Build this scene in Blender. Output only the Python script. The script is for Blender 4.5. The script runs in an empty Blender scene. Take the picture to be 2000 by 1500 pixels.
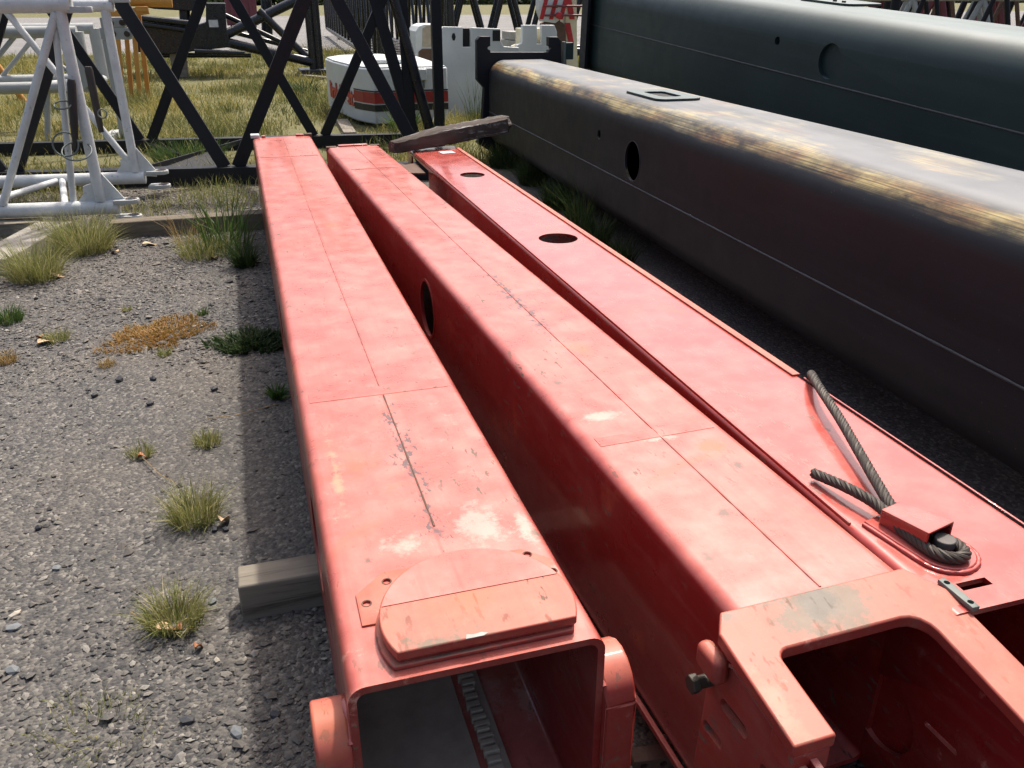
import bpy, bmesh, math, random
import numpy as np
from mathutils import Vector, Matrix
from mathutils import noise as mnoise

R = math.radians
SC = bpy.context.scene
COL = SC.collection
random.seed(7)
RNG = np.random.default_rng(11)

# ------------------------------------------------------------------ camera, sky, sun, exposure
F_PX, HOR_Y, VP_X, CAM_H = 1660.0, -12.0, 445.0, 1.65
PITCH = math.atan((750 - HOR_Y) / F_PX)
YAW = math.atan((1000 - VP_X) / (F_PX / math.cos(PITCH)))
cam_d = bpy.data.cameras.new('camera')
cam_d.sensor_width = 36.0
cam_d.lens = F_PX / 2000 * 36.0
cam_d.clip_start = 0.05
cam_d.clip_end = 2000
cam = bpy.data.objects.new('camera', cam_d)
COL.objects.link(cam)
cam.location = (0, 0, CAM_H)
cam.rotation_euler = (math.pi / 2 - PITCH, 0, -YAW)
SC.camera = cam

SUN_DIR = Vector((0.36, 0.46, 1.0)).normalized()
SUN_EL = math.asin(SUN_DIR.z)
SUN_AZ = math.atan2(SUN_DIR.x, SUN_DIR.y)
world = bpy.data.worlds.new('World')
SC.world = world
world.use_nodes = True
wn = world.node_tree
wn.nodes.clear()
w_out = wn.nodes.new('ShaderNodeOutputWorld')
w_bg = wn.nodes.new('ShaderNodeBackground')
w_sky = wn.nodes.new('ShaderNodeTexSky')
w_sky.sky_type = 'NISHITA'
w_sky.sun_disc = False
w_sky.sun_elevation = SUN_EL
w_sky.sun_rotation = SUN_AZ
w_sky.air_density = 1.0
w_sky.dust_density = 7.0
w_sky.ozone_density = 1.0
w_bg.inputs['Strength'].default_value = 0.15
wn.links.new(w_sky.outputs[0], w_bg.inputs[0])
wn.links.new(w_bg.outputs[0], w_out.inputs[0])
sun_d = bpy.data.lights.new('sun', 'SUN')
sun_d.energy = 3.3
sun_d.angle = R(2.2)
sun_d.color = (1.0, 0.95, 0.87)
sun = bpy.data.objects.new('sun', sun_d)
COL.objects.link(sun)
sun.location = (6, 6, 14)
sun.rotation_euler = SUN_DIR.to_track_quat('Z', 'Y').to_euler()
SC.view_settings.view_transform = 'Standard'
SC.view_settings.look = 'None'
SC.view_settings.gamma = 1.0
SC.view_settings.exposure = 0.48

# ------------------------------------------------------------------ pixel -> direction helpers
_c, _s = math.cos(YAW), math.sin(YAW)
def ray(x, y):
    u, v = x - 1000.0, y - 750.0
    dn = v * math.cos(PITCH) + F_PX * math.sin(PITCH)
    fw = F_PX * math.cos(PITCH) - v * math.sin(PITCH)
    return Vector((u * _c + fw * _s, -u * _s + fw * _c, -dn))
def onZ(x, y, z=0.0):
    r = ray(x, y); return Vector((0, 0, CAM_H)) + r * ((z - CAM_H) / r.z)
def onY(x, y, Y):
    r = ray(x, y); return Vector((0, 0, CAM_H)) + r * (Y / r.y)

# ------------------------------------------------------------------ scene helpers
def tag(o, label=None, cat=None, group=None, kind=None):
    if label: o['label'] = label
    if cat: o['category'] = cat
    if group: o['group'] = group
    if kind: o['kind'] = kind
    return o
def thing(name, loc, rz=0.0, label=None, cat=None, group=None):
    o = bpy.data.objects.new(name, None)
    o.empty_display_size = 0.2
    COL.objects.link(o)
    o.location = loc
    o.rotation_euler = (0, 0, rz)
    return tag(o, label, cat, group)

class MB:
    """collects polygons; build() links ONE mesh object"""
    def __init__(s): s.v = []; s.f = []
    def add(s, vs, fs):
        b = len(s.v); s.v += [tuple(p) for p in vs]; s.f += [tuple(i + b for i in q) for q in fs]; return s
    def box(s, a, b):
        (x0, y0, z0), (x1, y1, z1) = a, b
        return s.add([(x0,y0,z0),(x1,y0,z0),(x1,y1,z0),(x0,y1,z0),(x0,y0,z1),(x1,y0,z1),(x1,y1,z1),(x0,y1,z1)],
                     [(0,3,2,1),(4,5,6,7),(0,1,5,4),(1,2,6,5),(2,3,7,6),(3,0,4,7)])
    def bar(s, p0, p1, w, h, up=(0, 0, 1)):
        p0, p1 = Vector(p0), Vector(p1)
        d = (p1 - p0).normalized(); u = Vector(up)
        if abs(d.dot(u)) > 0.98: u = Vector((0, 1, 0))
        r = d.cross(u).normalized(); u = r.cross(d).normalized()
        vs = []
        for p in (p0, p1):
            for a, b in ((-1,-1),(1,-1),(1,1),(-1,1)):
                vs.append(p + r * (a * w / 2) + u * (b * h / 2))
        return s.add(vs, [(0,1,2,3),(7,6,5,4),(0,4,5,1),(1,5,6,2),(2,6,7,3),(3,7,4,0)])
    def tube(s, p0, p1, r, n=14, r1=None): return s.path([p0, p1], [r, r if r1 is None else r1], n)
    def path(s, pts, r, n=12, closed=False):
        pts = [Vector(p) for p in pts]
        m = len(pts)
        rs = r if isinstance(r, (list, tuple)) else [r] * m
        vs = []; prev = None
        for i, p in enumerate(pts):
            if closed: d = pts[(i + 1) % m] - pts[i - 1]
            else: d = pts[min(i + 1, m - 1)] - pts[max(i - 1, 0)]
            d.normalize()
            if prev is None:
                a = Vector((0, 0, 1)) if abs(d.z) < 0.9 else Vector((1, 0, 0))
                prev = d.cross(a).normalized()
            prev = (prev - d * prev.dot(d)).normalized()
            b = d.cross(prev)
            for k in range(n):
                t = 2 * math.pi * k / n
                vs.append(p + (prev * math.cos(t) + b * math.sin(t)) * rs[i])
        fs = []
        for i in range(m if closed else m - 1):
            j = (i + 1) % m
            for k in range(n):
                k2 = (k + 1) % n
                fs.append((i * n + k, i * n + k2, j * n + k2, j * n + k))
        if not closed:
            fs.append(tuple(range(n - 1, -1, -1))); fs.append(tuple((m - 1) * n + k for k in range(n)))
        return s.add(vs, fs)
    def prism(s, poly, axis, a, b):
        """poly of 2-D points extruded along axis 'x','y' or 'z' from a to b"""
        def pt(u, v, w): return {'x': (w, u, v), 'y': (u, w, v), 'z': (u, v, w)}[axis]
        n = len(poly)
        vs = [pt(u, v, a) for u, v in poly] + [pt(u, v, b) for u, v in poly]
        fs = [tuple(range(n - 1, -1, -1)), tuple(range(n, 2 * n))]
        fs += [(i, (i + 1) % n, n + (i + 1) % n, n + i) for i in range(n)]
        return s.add(vs, fs)
    def ring(s, outer, inner, axis, a, b):
        """tube wall between two outlines with the same number of points"""
        def pt(u, v, w): return {'x': (w, u, v), 'y': (u, w, v), 'z': (u, v, w)}[axis]
        n = len(outer)
        vs = [pt(u, v, w) for w in (a, b) for pl in (outer, inner) for u, v in pl]
        fs = []
        for i in range(n):
            j = (i + 1) % n
            fs += [(i, j, 2*n + j, 2*n + i), (n + j, n + i, 3*n + i, 3*n + j), (j, i, n + i, n + j), (2*n + i, 2*n + j, 3*n + j, 3*n + i)]
        return s.add(vs, fs)
    def build(s, name, mat, parent=None, smooth=40, bevel=0.0, seg=2):
        me = bpy.data.meshes.new(name)
        me.from_pydata(s.v, [], s.f)
        bm = bmesh.new(); bm.from_mesh(me)
        bmesh.ops.recalc_face_normals(bm, faces=bm.faces)
        bm.to_mesh(me); bm.free()
        o = bpy.data.objects.new(name, me)
        COL.objects.link(o)
        me.materials.append(mat)
        if smooth:
            me.shade_smooth(); me.set_sharp_from_angle(angle=R(smooth))
        if bevel:
            m = o.modifiers.new('bevel', 'BEVEL'); m.width = bevel; m.segments = seg; m.limit_method = 'ANGLE'; m.angle_limit = R(35)
            m.harden_normals = False
        if parent: o.parent = parent
        return o

def rrect(x0, x1, z0, z1, r, n=7):
    pts = []
    for cx, cz, a0 in ((x1 - r, z1 - r, 0), (x0 + r, z1 - r, 90), (x0 + r, z0 + r, 180), (x1 - r, z0 + r, 270)):
        for k in range(n):
            t = R(a0 + 90.0 * k / (n - 1)); pts.append((cx + r * math.cos(t), cz + r * math.sin(t)))
    return pts
def disc(cx, cz, r, n=32, rz=None):
    return [(cx + r * math.cos(2 * math.pi * k / n), cz + (rz or r) * math.sin(2 * math.pi * k / n)) for k in range(n)]
def cut(o, cutters):
    """real openings: subtract closed bodies from a mesh, then keep the result as its mesh"""
    tmp = []
    for c in cutters:
        t = c.build('cutter', o.data.materials[0], None, smooth=0)
        m = o.modifiers.new('cut', 'BOOLEAN'); m.operation = 'DIFFERENCE'; m.object = t; m.solver = 'EXACT'
        t.parent = o.parent
        tmp.append(t)
    bpy.context.view_layer.update()
    dg = bpy.context.evaluated_depsgraph_get()
    me = bpy.data.meshes.new_from_object(o.evaluated_get(dg))
    o.modifiers.clear()
    old = o.data; o.data = me
    me.shade_smooth(); me.set_sharp_from_angle(angle=R(32))
    bpy.data.meshes.remove(old)
    for t in tmp:
        d = t.data; bpy.data.objects.remove(t); bpy.data.meshes.remove(d)
    return o

# ------------------------------------------------------------------ materials
class NT:
    def __init__(s, name):
        s.m = bpy.data.materials.new(name); s.m.use_nodes = True
        s.t = s.m.node_tree; s.t.nodes.clear()
        s.out = s.n('ShaderNodeOutputMaterial'); s.b = s.n('ShaderNodeBsdfPrincipled')
        s.l(s.b.outputs[0], s.out.inputs[0])
    def n(s, k, **kw):
        x = s.t.nodes.new(k)
        for a, v in kw.items(): setattr(x, a, v)
        return x
    def l(s, a, b): s.t.links.new(a, b)
    def set(s, sock, v):
        if hasattr(v, 'is_output') or hasattr(v, 'links'): s.l(v, sock)
        else: sock.default_value = v
    def coord(s, kind='Object', scale=(1, 1, 1), loc=(0, 0, 0)):
        tc = s.n('ShaderNodeTexCoord'); mp = s.n('ShaderNodeMapping')
        mp.inputs['Scale'].default_value = scale; mp.inputs['Location'].default_value = loc
        s.l(tc.outputs[kind], mp.inputs[0]); return mp.outputs[0]
    def world(s, scale=(1, 1, 1)):
        g = s.n('ShaderNodeNewGeometry'); mp = s.n('ShaderNodeMapping'); mp.inputs['Scale'].default_value = scale
        s.l(g.outputs['Position'], mp.inputs[0]); return mp.outputs[0]
    def noise(s, vec, scale, detail=5, rough=0.55, out=0, dist=0.0):
        x = s.n('ShaderNodeTexNoise'); x.inputs['Scale'].default_value = scale
        x.inputs['Detail'].default_value = detail; x.inputs['Roughness'].default_value = rough; x.inputs['Distortion'].default_value = dist
        s.l(vec, x.inputs['Vector']); return x.outputs[out]
    def voro(s, vec, scale, feat='F1', out='Distance'):
        x = s.n('ShaderNodeTexVoronoi'); x.feature = feat; x.inputs['Scale'].default_value = scale
        s.l(vec, x.inputs['Vector']); return x.outputs[out]
    def ramp(s, v, stops):
        x = s.n('ShaderNodeValToRGB'); e = x.color_ramp.elements
        while len(e) > 1: e.remove(e[-1])
        e[0].position = stops[0][0]; e[0].color = s.col(stops[0][1])
        for p, c in stops[1:]:
            k = e.new(p); k.color = s.col(c)
        s.l(v, x.inputs[0]); return x.outputs[0]
    @staticmethod
    def col(c):
        if isinstance(c, (int, float)): return (c, c, c, 1)
        return (*c, 1) if len(c) == 3 else c
    def mix(s, f, a, b, mode='MIX'):
        x = s.n('ShaderNodeMix'); x.data_type = 'RGBA'; x.blend_type = mode
        s.set(x.inputs[0], f)
        for sock, v in ((x.inputs[6], a), (x.inputs[7], b)):
            s.set(sock, s.col(v) if isinstance(v, (tuple, int, float)) else v)
        return x.outputs[2]
    def math(s, op, a, b=0.0, clamp=False):
        x = s.n('ShaderNodeMath'); x.operation = op; x.use_clamp = clamp
        s.set(x.inputs[0], a); s.set(x.inputs[1], b); return x.outputs[0]
    def bump(s, h, strength=0.3, dist=0.01, prev=None):
        x = s.n('ShaderNodeBump'); x.inputs['Strength'].default_value = strength; x.inputs['Distance'].default_value = dist
        s.l(h, x.inputs['Height'])
        if prev is not None: s.l(prev, x.inputs['Normal'])
        return x.outputs[0]
    def sep(s, vec):
        x = s.n('ShaderNodeSeparateXYZ'); s.l(vec, x.inputs[0]); return x.outputs
    def normal(s):
        g = s.n('ShaderNodeNewGeometry'); return s.sep(g.outputs['Normal'])
    def done(s, col, rough=0.5, bump=None, metal=0.0, coat=0.0, coat_r=0.1, spec=0.5):
        s.set(s.b.inputs['Base Color'], s.col(col) if isinstance(col, (tuple, int, float)) else col)
        s.set(s.b.inputs['Roughness'], rough); s.set(s.b.inputs['Metallic'], metal)
        s.b.inputs['Coat Weight'].default_value = coat; s.b.inputs['Coat Roughness'].default_value = coat_r
        s.b.inputs['Specular IOR Level'].default_value = spec
        if bump is not None: s.l(bump, s.b.inputs['Normal'])
        return s.m

def red_paint(name, deep, faded, wear=1.0, fade=1.0, seed=0.0, coat=0.28, rg=(0.24, 0.42), seam=None, blobs=()):
    t = NT(name)
    v = t.coord(loc=(seed, seed * 1.7, seed * 0.6))
    n1 = t.noise(v, 1.7, 7, 0.62)
    n2 = t.noise(v, 9.0, 6, 0.65)
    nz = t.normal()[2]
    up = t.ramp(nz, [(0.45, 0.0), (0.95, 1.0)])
    fade_and_light = t.math('MULTIPLY', up, t.ramp(n1, [(0.28, 0.55 * fade), (0.72, 1.0 * fade)]))
    c = t.mix(fade_and_light, deep, faded)  # tops faded and also lightened for sun and sky, sides darkened for shade
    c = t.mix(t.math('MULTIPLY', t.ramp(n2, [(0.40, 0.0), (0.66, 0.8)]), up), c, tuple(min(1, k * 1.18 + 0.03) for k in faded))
    # fine grime that has run lengthwise
    vs = t.coord(scale=(26, 1.1, 26), loc=(seed, 0, 0))
    st = t.noise(vs, 1.0, 6, 0.7)
    c = t.mix(t.math('MULTIPLY', t.ramp(st, [(0.50, 0.0), (0.70, 0.6)]), 0.6 * wear), c, (0.27, 0.085, 0.062))
    gm = t.ramp(t.noise(t.coord(scale=(1, 0.6, 1), loc=(seed, 5, 2)), 4.5, 8, 0.72), [(0.50, 0.0), (0.70, 0.42)])
    c = t.mix(t.math('MULTIPLY', gm, wear), c, (0.33, 0.115, 0.085))
    # short scuffs, chips to primer and rust
    va = t.coord(scale=(1, 0.35, 1), loc=(seed * 3, 2, 1))
    ch = t.noise(va, 46.0, 3, 0.6)
    area = t.ramp(t.noise(v, 2.6, 4, 0.6), [(0.50, 0.0), (0.64, 1.0)])
    chip = t.math('MULTIPLY', t.ramp(ch, [(0.615, 0.0), (0.645, 1.0)]), t.math('ADD', t.math('MULTIPLY', area, 0.8), 0.30 * wear, True))
    rust = t.mix(t.noise(v, 60, 3), (0.085, 0.045, 0.032), (0.20, 0.13, 0.095))
    c = t.mix(chip, c, rust)
    pale = t.math('MULTIPLY', t.ramp(t.noise(v, 21.0, 7, 0.72), [(0.60, 0.0), (0.72, 0.8)]), t.ramp(t.noise(v, 1.1, 3), [(0.5, 0.0), (0.66, 0.75 * wear)]))
    c = t.mix(pale, c, (0.66, 0.36, 0.28))
    orange = t.math('MULTIPLY', t.ramp(t.noise(v, 3.3, 5, 0.6, dist=0.6), [(0.60, 0.0), (0.72, 0.6)]), wear)
    c = t.mix(orange, c, (0.50, 0.13, 0.055))
    ob = t.sep(t.coord())
    def near(cx, cy, rx, ry):
        dx = t.math('DIVIDE', t.math('SUBTRACT', ob[0], cx), rx); dy = t.math('DIVIDE', t.math('SUBTRACT', ob[1], cy), ry)
        d = t.math('SQRT', t.math('ADD', t.math('MULTIPLY', dx, dx), t.math('MULTIPLY', dy, dy)))
        return t.math('MULTIPLY', t.math('SUBTRACT', 1.0, d, True), up)
    if seam:
        sx, y0, y1 = seam
        k = near(sx, (y0 + y1) / 2, 0.05, (y1 - y0) * 0.75)
        sp = t.ramp(t.math('ADD', t.noise(t.coord(scale=(1, 0.5, 1)), 75, 3, 0.6), t.math('MULTIPLY', k, 0.24)), [(0.70, 0.0), (0.74, 1.0)])
        c = t.mix(t.math('MULTIPLY', sp, t.math('GREATER_THAN', k, 0.02)), c, (0.13, 0.07, 0.065))
        # a faint dark line the whole length, broken up
        ln = t.math('SUBTRACT', 1.0, t.math('DIVIDE', t.math('ABSOLUTE', t.math('SUBTRACT', ob[0], sx)), 0.006), True)
        ln = t.math('MULTIPLY', t.math('MULTIPLY', ln, up), t.ramp(t.noise(t.coord(scale=(1, 1.5, 1)), 2.0, 5), [(0.4, 0.0), (0.6, 0.7)]))
        c = t.mix(ln, c, (0.19, 0.06, 0.045))
    for (cx, cy, rx, ry, colr, lo, sc) in blobs:
        k = near(cx, cy, rx, ry)
        mk = t.ramp(t.math('ADD', t.math('MULTIPLY', t.noise(v, sc, 8, 0.78), 1.0), t.math('MULTIPLY', k, 0.42)), [(lo + 0.12, 0.0), (lo + 0.30, 0.62 if sum(colr) > 0.9 else 0.9)])
        c = t.mix(t.math('MULTIPLY', mk, t.math('GREATER_THAN', k, 0.001)), c, colr)
    rgh = t.math('ADD', t.ramp(n2, [(0.3, rg[0]), (0.7, rg[1])]), t.math('MULTIPLY', chip, 0.4))
    h = t.math('ADD', t.math('MULTIPLY', t.noise(v, 2.4, 2, 0.4), 1.0), t.math('MULTIPLY', t.noise(v, 260, 2), 0.010))
    h = t.math('SUBTRACT', h, t.math('MULTIPLY', chip, 0.03))
    return t.done(c, rgh, t.bump(h, 0.22, 0.03), coat=coat, coat_r=0.10, spec=0.4)

def metal_paint(name, base, var, rough=0.4, wear_c=(0.09, 0.05, 0.03), wear=0.3, scale=5.0, coat=0.0, bump=0.12, spec=0.5):
    t = NT(name)
    v = t.coord()
    c = t.mix(t.ramp(t.noise(v, scale, 6, 0.62), [(0.3, 0.0), (0.7, 1.0)]), base, var)
    m = t.math('MULTIPLY', t.ramp(t.noise(v, scale * 6, 6, 0.7), [(0.60, 0.0), (0.66, 1.0)]), t.ramp(t.noise(v, scale * 0.6, 3), [(0.45, 0.0), (0.7, wear * 2)]))
    c = t.mix(m, c, wear_c)
    return t.done(c, t.ramp(t.noise(v, scale * 2, 4), [(0.3, max(0.05, rough - 0.1)), (0.7, min(1, rough + 0.12))]), t.bump(t.noise(v, scale * 8, 3), bump, 0.004), coat=coat, spec=spec)

def dark_boom_paint(name, base, dust, streak, worn=True):
    """boom steel: streaked wear on the rolled top corner, thin dust on the top"""
    t = NT(name)
    v = t.coord()
    n = t.normal()
    vs = t.coord(scale=(110, 0.9, 110))
    st = t.noise(vs, 1.0, 6, 0.7)
    c = t.mix(t.ramp(t.noise(v, 1.3, 6, 0.6), [(0.3, 0), (0.7, 1)]), base, tuple(k * 1.35 for k in base))
    c = t.mix(t.math('MULTIPLY', t.ramp(n[2], [(0.80, 0.0), (0.99, 1.0)]), t.ramp(t.noise(v, 3, 6, 0.7), [(0.2, 0.6), (0.8, 1.0)])), c, dust)
    if worn:
        band = t.ramp(t.math('ADD', n[2], t.math('MULTIPLY', t.math('SUBTRACT', t.noise(t.coord(scale=(2, 1.3, 2)), 1.2, 5, 0.6), 0.5), 0.55)), [(0.45, 0.0), (0.62, 1.0), (0.90, 1.0), (1.0, 0.0)])
        blot = t.ramp(t.noise(t.coord(scale=(5, 1.0, 5), loc=(3.1, 0.4, 0)), 1.5, 4, 0.6), [(0.24, 0.15), (0.46, 1.0)])
        strk = t.ramp(st, [(0.36, 0.05), (0.60, 0.95)])
        patch = t.ramp(t.noise(t.coord(scale=(7, 2.6, 7)), 1.0, 6, 0.7), [(0.38, 0.10), (0.60, 1.0)])
        m = t.math('MULTIPLY', t.math('MULTIPLY', band, blot), t.math('MULTIPLY', strk, patch))
        hue = t.ramp(t.noise(t.coord(scale=(3, 0.8, 3)), 2.2, 4), [(0.36, streak[1]), (0.52, streak[0]), (0.7, streak[2])])
        c = t.mix(m, c, hue)
    smear = t.math('MULTIPLY', t.ramp(t.noise(t.coord(scale=(3, 0.4, 9)), 1.4, 5, 0.65), [(0.48, 0.0), (0.8, 0.55)]), 1.0)
    c = t.mix(smear, c, tuple(k * 1.6 + 0.012 for k in base))
    pin = t.math('MULTIPLY', t.ramp(t.noise(v, 70, 2), [(0.72, 0), (0.74, 1)]), 0.5)
    c = t.mix(pin, c, (0.16, 0.12, 0.09))
    rg = t.ramp(t.noise(v, 6, 5, 0.65), [(0.3, 0.40), (0.7, 0.54)])
    h = t.math('ADD', t.noise(v, 1.8, 2, 0.4), t.math('MULTIPLY', t.noise(v, 180, 2), 0.012))
    return t.done(c, rg, t.bump(h, 0.2, 0.03), coat=0.0, coat_r=0.2, spec=0.32)

def wood(name, a, b, dark, axis=0, cutoff=0.58):
    t = NT(name)
    sc = [30, 30, 30]; sc[axis] = 1.6
    g = t.noise(t.coord(scale=tuple(sc)), 1.0, 7, 0.65, dist=0.4)
    v = t.coord()
    c = t.mix(t.ramp(g, [(0.3, 0.0), (0.7, 1.0)]), a, b)
    c = t.mix(t.ramp(g, [(cutoff, 0.0), (cutoff + 0.10, 0.8)]), c, dark)
    c = t.mix(t.ramp(t.noise(v, 5, 4), [(0.5, 0.0), (0.75, 0.5)]), c, dark if name != 'rotting_plank' else b)
    return t.done(c, 0.85, t.bump(g, 0.6, 0.006), spec=0.2)

def plain(name, c, rough=0.5, metal=0.0): 
    t = NT(name); v = t.coord()
    c2 = t.mix(t.ramp(t.noise(v, 14, 5, 0.6), [(0.3, 0.0), (0.7, 1.0)]), c, tuple(k * 0.72 for k in c))
    return t.done(c2, rough, t.bump(t.noise(v, 60, 3), 0.15, 0.003), metal=metal)

def blade_mat(name, stops, rough=0.6, patch=None):
    """leaf colour differs blade by blade"""
    t = NT(name)
    g = t.n('ShaderNodeNewGeometry')
    c = t.ramp(g.outputs['Random Per Island'], stops)
    if patch:
        c2 = t.ramp(g.outputs['Random Per Island'], patch)
        c = t.mix(t.ramp(t.noise(t.world(), 0.55, 5, 0.65), [(0.42, 0.0), (0.60, 1.0)]), c, c2)
    tr = t.n('ShaderNodeBsdfTranslucent'); t.l(c, tr.inputs[0])
    m = t.done(c, rough, spec=0.25)
    mx = t.n('ShaderNodeMixShader'); mx.inputs[0].default_value = 0.35
    t.l(t.b.outputs[0], mx.inputs[1]); t.l(tr.outputs[0], mx.inputs[2]); t.l(mx.outputs[0], t.out.inputs[0])
    return m

def stone_mat(name, stops):
    t = NT(name)
    g = t.n('ShaderNodeNewGeometry')
    c = t.ramp(g.outputs['Random Per Island'], stops)
    v = t.world()
    c = t.mix(t.ramp(t.noise(v, 90, 4), [(0.3, 0.0), (0.7, 0.35)]), c, (0.13, 0.115, 0.098))
    # dust that lies in patches over stones and soil alike
    c = t.mix(t.ramp(t.noise(v, 1.1, 5, 0.6), [(0.46, 0.0), (0.66, 0.7)]), c, (0.165, 0.140, 0.116))
    c = t.mix(t.ramp(t.noise(v, 0.45, 5, 0.6), [(0.45, 0.0), (0.65, 0.5)]), c, (0.155, 0.125, 0.095))
    return t.done(c, 0.82, t.bump(t.noise(v, 220, 2), 0.3, 0.003), spec=0.35)

M = {}
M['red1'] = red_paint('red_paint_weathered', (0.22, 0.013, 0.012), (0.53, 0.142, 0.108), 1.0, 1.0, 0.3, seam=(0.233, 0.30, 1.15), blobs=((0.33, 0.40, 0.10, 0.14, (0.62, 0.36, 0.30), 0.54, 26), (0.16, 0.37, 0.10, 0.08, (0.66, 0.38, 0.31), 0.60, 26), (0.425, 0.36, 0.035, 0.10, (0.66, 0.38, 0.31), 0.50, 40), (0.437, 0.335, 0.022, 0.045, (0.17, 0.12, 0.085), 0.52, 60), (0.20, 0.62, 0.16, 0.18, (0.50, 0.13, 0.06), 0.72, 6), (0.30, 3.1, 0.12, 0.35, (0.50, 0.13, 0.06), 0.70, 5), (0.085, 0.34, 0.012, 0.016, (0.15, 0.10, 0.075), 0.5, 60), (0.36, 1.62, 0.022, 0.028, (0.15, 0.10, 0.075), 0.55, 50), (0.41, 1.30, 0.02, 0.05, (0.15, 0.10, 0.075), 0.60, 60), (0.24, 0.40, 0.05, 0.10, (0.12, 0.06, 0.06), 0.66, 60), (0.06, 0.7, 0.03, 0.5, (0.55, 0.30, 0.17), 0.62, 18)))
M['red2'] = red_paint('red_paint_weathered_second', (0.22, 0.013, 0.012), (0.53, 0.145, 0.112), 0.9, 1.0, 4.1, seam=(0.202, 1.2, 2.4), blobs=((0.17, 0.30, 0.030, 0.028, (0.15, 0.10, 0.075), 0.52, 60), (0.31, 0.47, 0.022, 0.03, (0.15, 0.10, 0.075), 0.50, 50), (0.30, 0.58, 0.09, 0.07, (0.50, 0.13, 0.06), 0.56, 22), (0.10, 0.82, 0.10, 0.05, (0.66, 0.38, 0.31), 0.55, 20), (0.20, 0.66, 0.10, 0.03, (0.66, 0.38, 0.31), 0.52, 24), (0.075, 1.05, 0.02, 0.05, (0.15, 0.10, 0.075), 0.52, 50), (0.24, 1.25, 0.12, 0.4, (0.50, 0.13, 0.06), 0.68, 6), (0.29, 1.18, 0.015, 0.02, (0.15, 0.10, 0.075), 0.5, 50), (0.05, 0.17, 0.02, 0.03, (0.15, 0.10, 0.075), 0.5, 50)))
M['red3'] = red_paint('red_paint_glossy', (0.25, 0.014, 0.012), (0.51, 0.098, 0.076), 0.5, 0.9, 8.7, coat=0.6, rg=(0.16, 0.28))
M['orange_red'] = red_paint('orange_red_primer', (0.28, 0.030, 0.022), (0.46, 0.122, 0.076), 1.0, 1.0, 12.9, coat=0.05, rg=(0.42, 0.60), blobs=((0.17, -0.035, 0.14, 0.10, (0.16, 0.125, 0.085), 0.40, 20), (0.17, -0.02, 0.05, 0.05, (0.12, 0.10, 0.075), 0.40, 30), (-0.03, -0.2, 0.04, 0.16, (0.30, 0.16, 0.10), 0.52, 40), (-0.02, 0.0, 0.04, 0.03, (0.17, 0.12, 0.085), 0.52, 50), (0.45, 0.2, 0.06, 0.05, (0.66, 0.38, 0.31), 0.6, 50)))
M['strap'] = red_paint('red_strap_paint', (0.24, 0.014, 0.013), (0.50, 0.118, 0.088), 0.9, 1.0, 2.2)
M['inside'] = plain('grimy_inside', (0.44, 0.37, 0.28), 0.9)
M['rack'] = plain('caked_dirt', (0.52, 0.45, 0.34), 0.9)
M['blackboom'] = dark_boom_paint('dark_grey_boom_steel', (0.0115, 0.0125, 0.0155), (0.19, 0.195, 0.20), ((0.66, 0.52, 0.22), (0.46, 0.24, 0.10), (0.52, 0.47, 0.33)))
M['greenboom'] = dark_boom_paint('dark_green_boom_steel', (0.016, 0.030, 0.030), (0.15, 0.19, 0.185), None, worn=False)
M['weld_dark'] = plain('weld_bead_dark', (0.060, 0.062, 0.066), 0.55)
M['void'] = plain('black_sheet_and_hole_shade', (0.012, 0.012, 0.013), 0.8)  # near-black: painted shade of slots and openings, also the triangular sheet
M['black'] = metal_paint('black_lattice_paint', (0.006, 0.007, 0.010), (0.010, 0.011, 0.015), 0.5, wear=0.05, spec=0.3)
M['blackgloss'] = metal_paint('gloss_black_paint', (0.008, 0.010, 0.014), (0.013, 0.015, 0.021), 0.28, wear=0.0, coat=0.0, bump=0.04, spec=0.5)
M['white'] = metal_paint('grey_white_paint', (0.46, 0.47, 0.46), (0.66, 0.67, 0.65), 0.45, (0.20, 0.17, 0.14), 0.6, 6.0)
M['white2'] = metal_paint('dull_white_paint', (0.33, 0.34, 0.33), (0.44, 0.45, 0.43), 0.5, (0.14, 0.10, 0.07), 0.4, 3.0)
M['cwhite'] = metal_paint('counterweight_white', (0.50, 0.52, 0.51), (0.60, 0.62, 0.60), 0.45, (0.25, 0.15, 0.08), 0.3, 2.0)
M['cream'] = metal_paint('cream_paint', (0.62, 0.55, 0.36), (0.70, 0.66, 0.5), 0.5, (0.3, 0.12, 0.06), 0.4, 3.0)
M['stripe_red'] = plain('stripe_red', (0.33, 0.025, 0.025), 0.45)
M['stripe_black'] = plain('stripe_black', (0.015, 0.015, 0.017), 0.5)
M['hazard_red'] = plain('hazard_red', (0.50, 0.025, 0.03), 0.4)
M['orange'] = metal_paint('orange_lattice_paint', (0.46, 0.20, 0.035), (0.55, 0.27, 0.06), 0.5, (0.15, 0.07, 0.03), 0.4, 4.0)
M['rust'] = metal_paint('brown_rust', (0.075, 0.042, 0.030), (0.13, 0.072, 0.045), 0.8, (0.2, 0.1, 0.05), 0.5, 14.0, bump=0.5)
M['pin'] = plain('greasy_pin', (0.028, 0.022, 0.019), 0.55)
M['rope'] = plain('greasy_wire_rope', (0.060, 0.048, 0.038), 0.6, 0.3)
M['wedge'] = plain('dull_wedge', (0.10, 0.088, 0.08), 0.6, 0.2)
M['steel'] = plain('bare_galvanised_steel', (0.15, 0.17, 0.155), 0.6, 0.3)
M['bolt'] = plain('grimy_bolt', (0.055, 0.045, 0.032), 0.6, 0.3)
M['paper'] = plain('paper_label', (0.62, 0.63, 0.66), 0.6)
M['ink'] = plain('label_ink', (0.03, 0.03, 0.035), 0.6)
M['oak'] = wood('weathered_timber', (0.27, 0.235, 0.185), (0.19, 0.165, 0.13), (0.075, 0.06, 0.047), 0)
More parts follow.
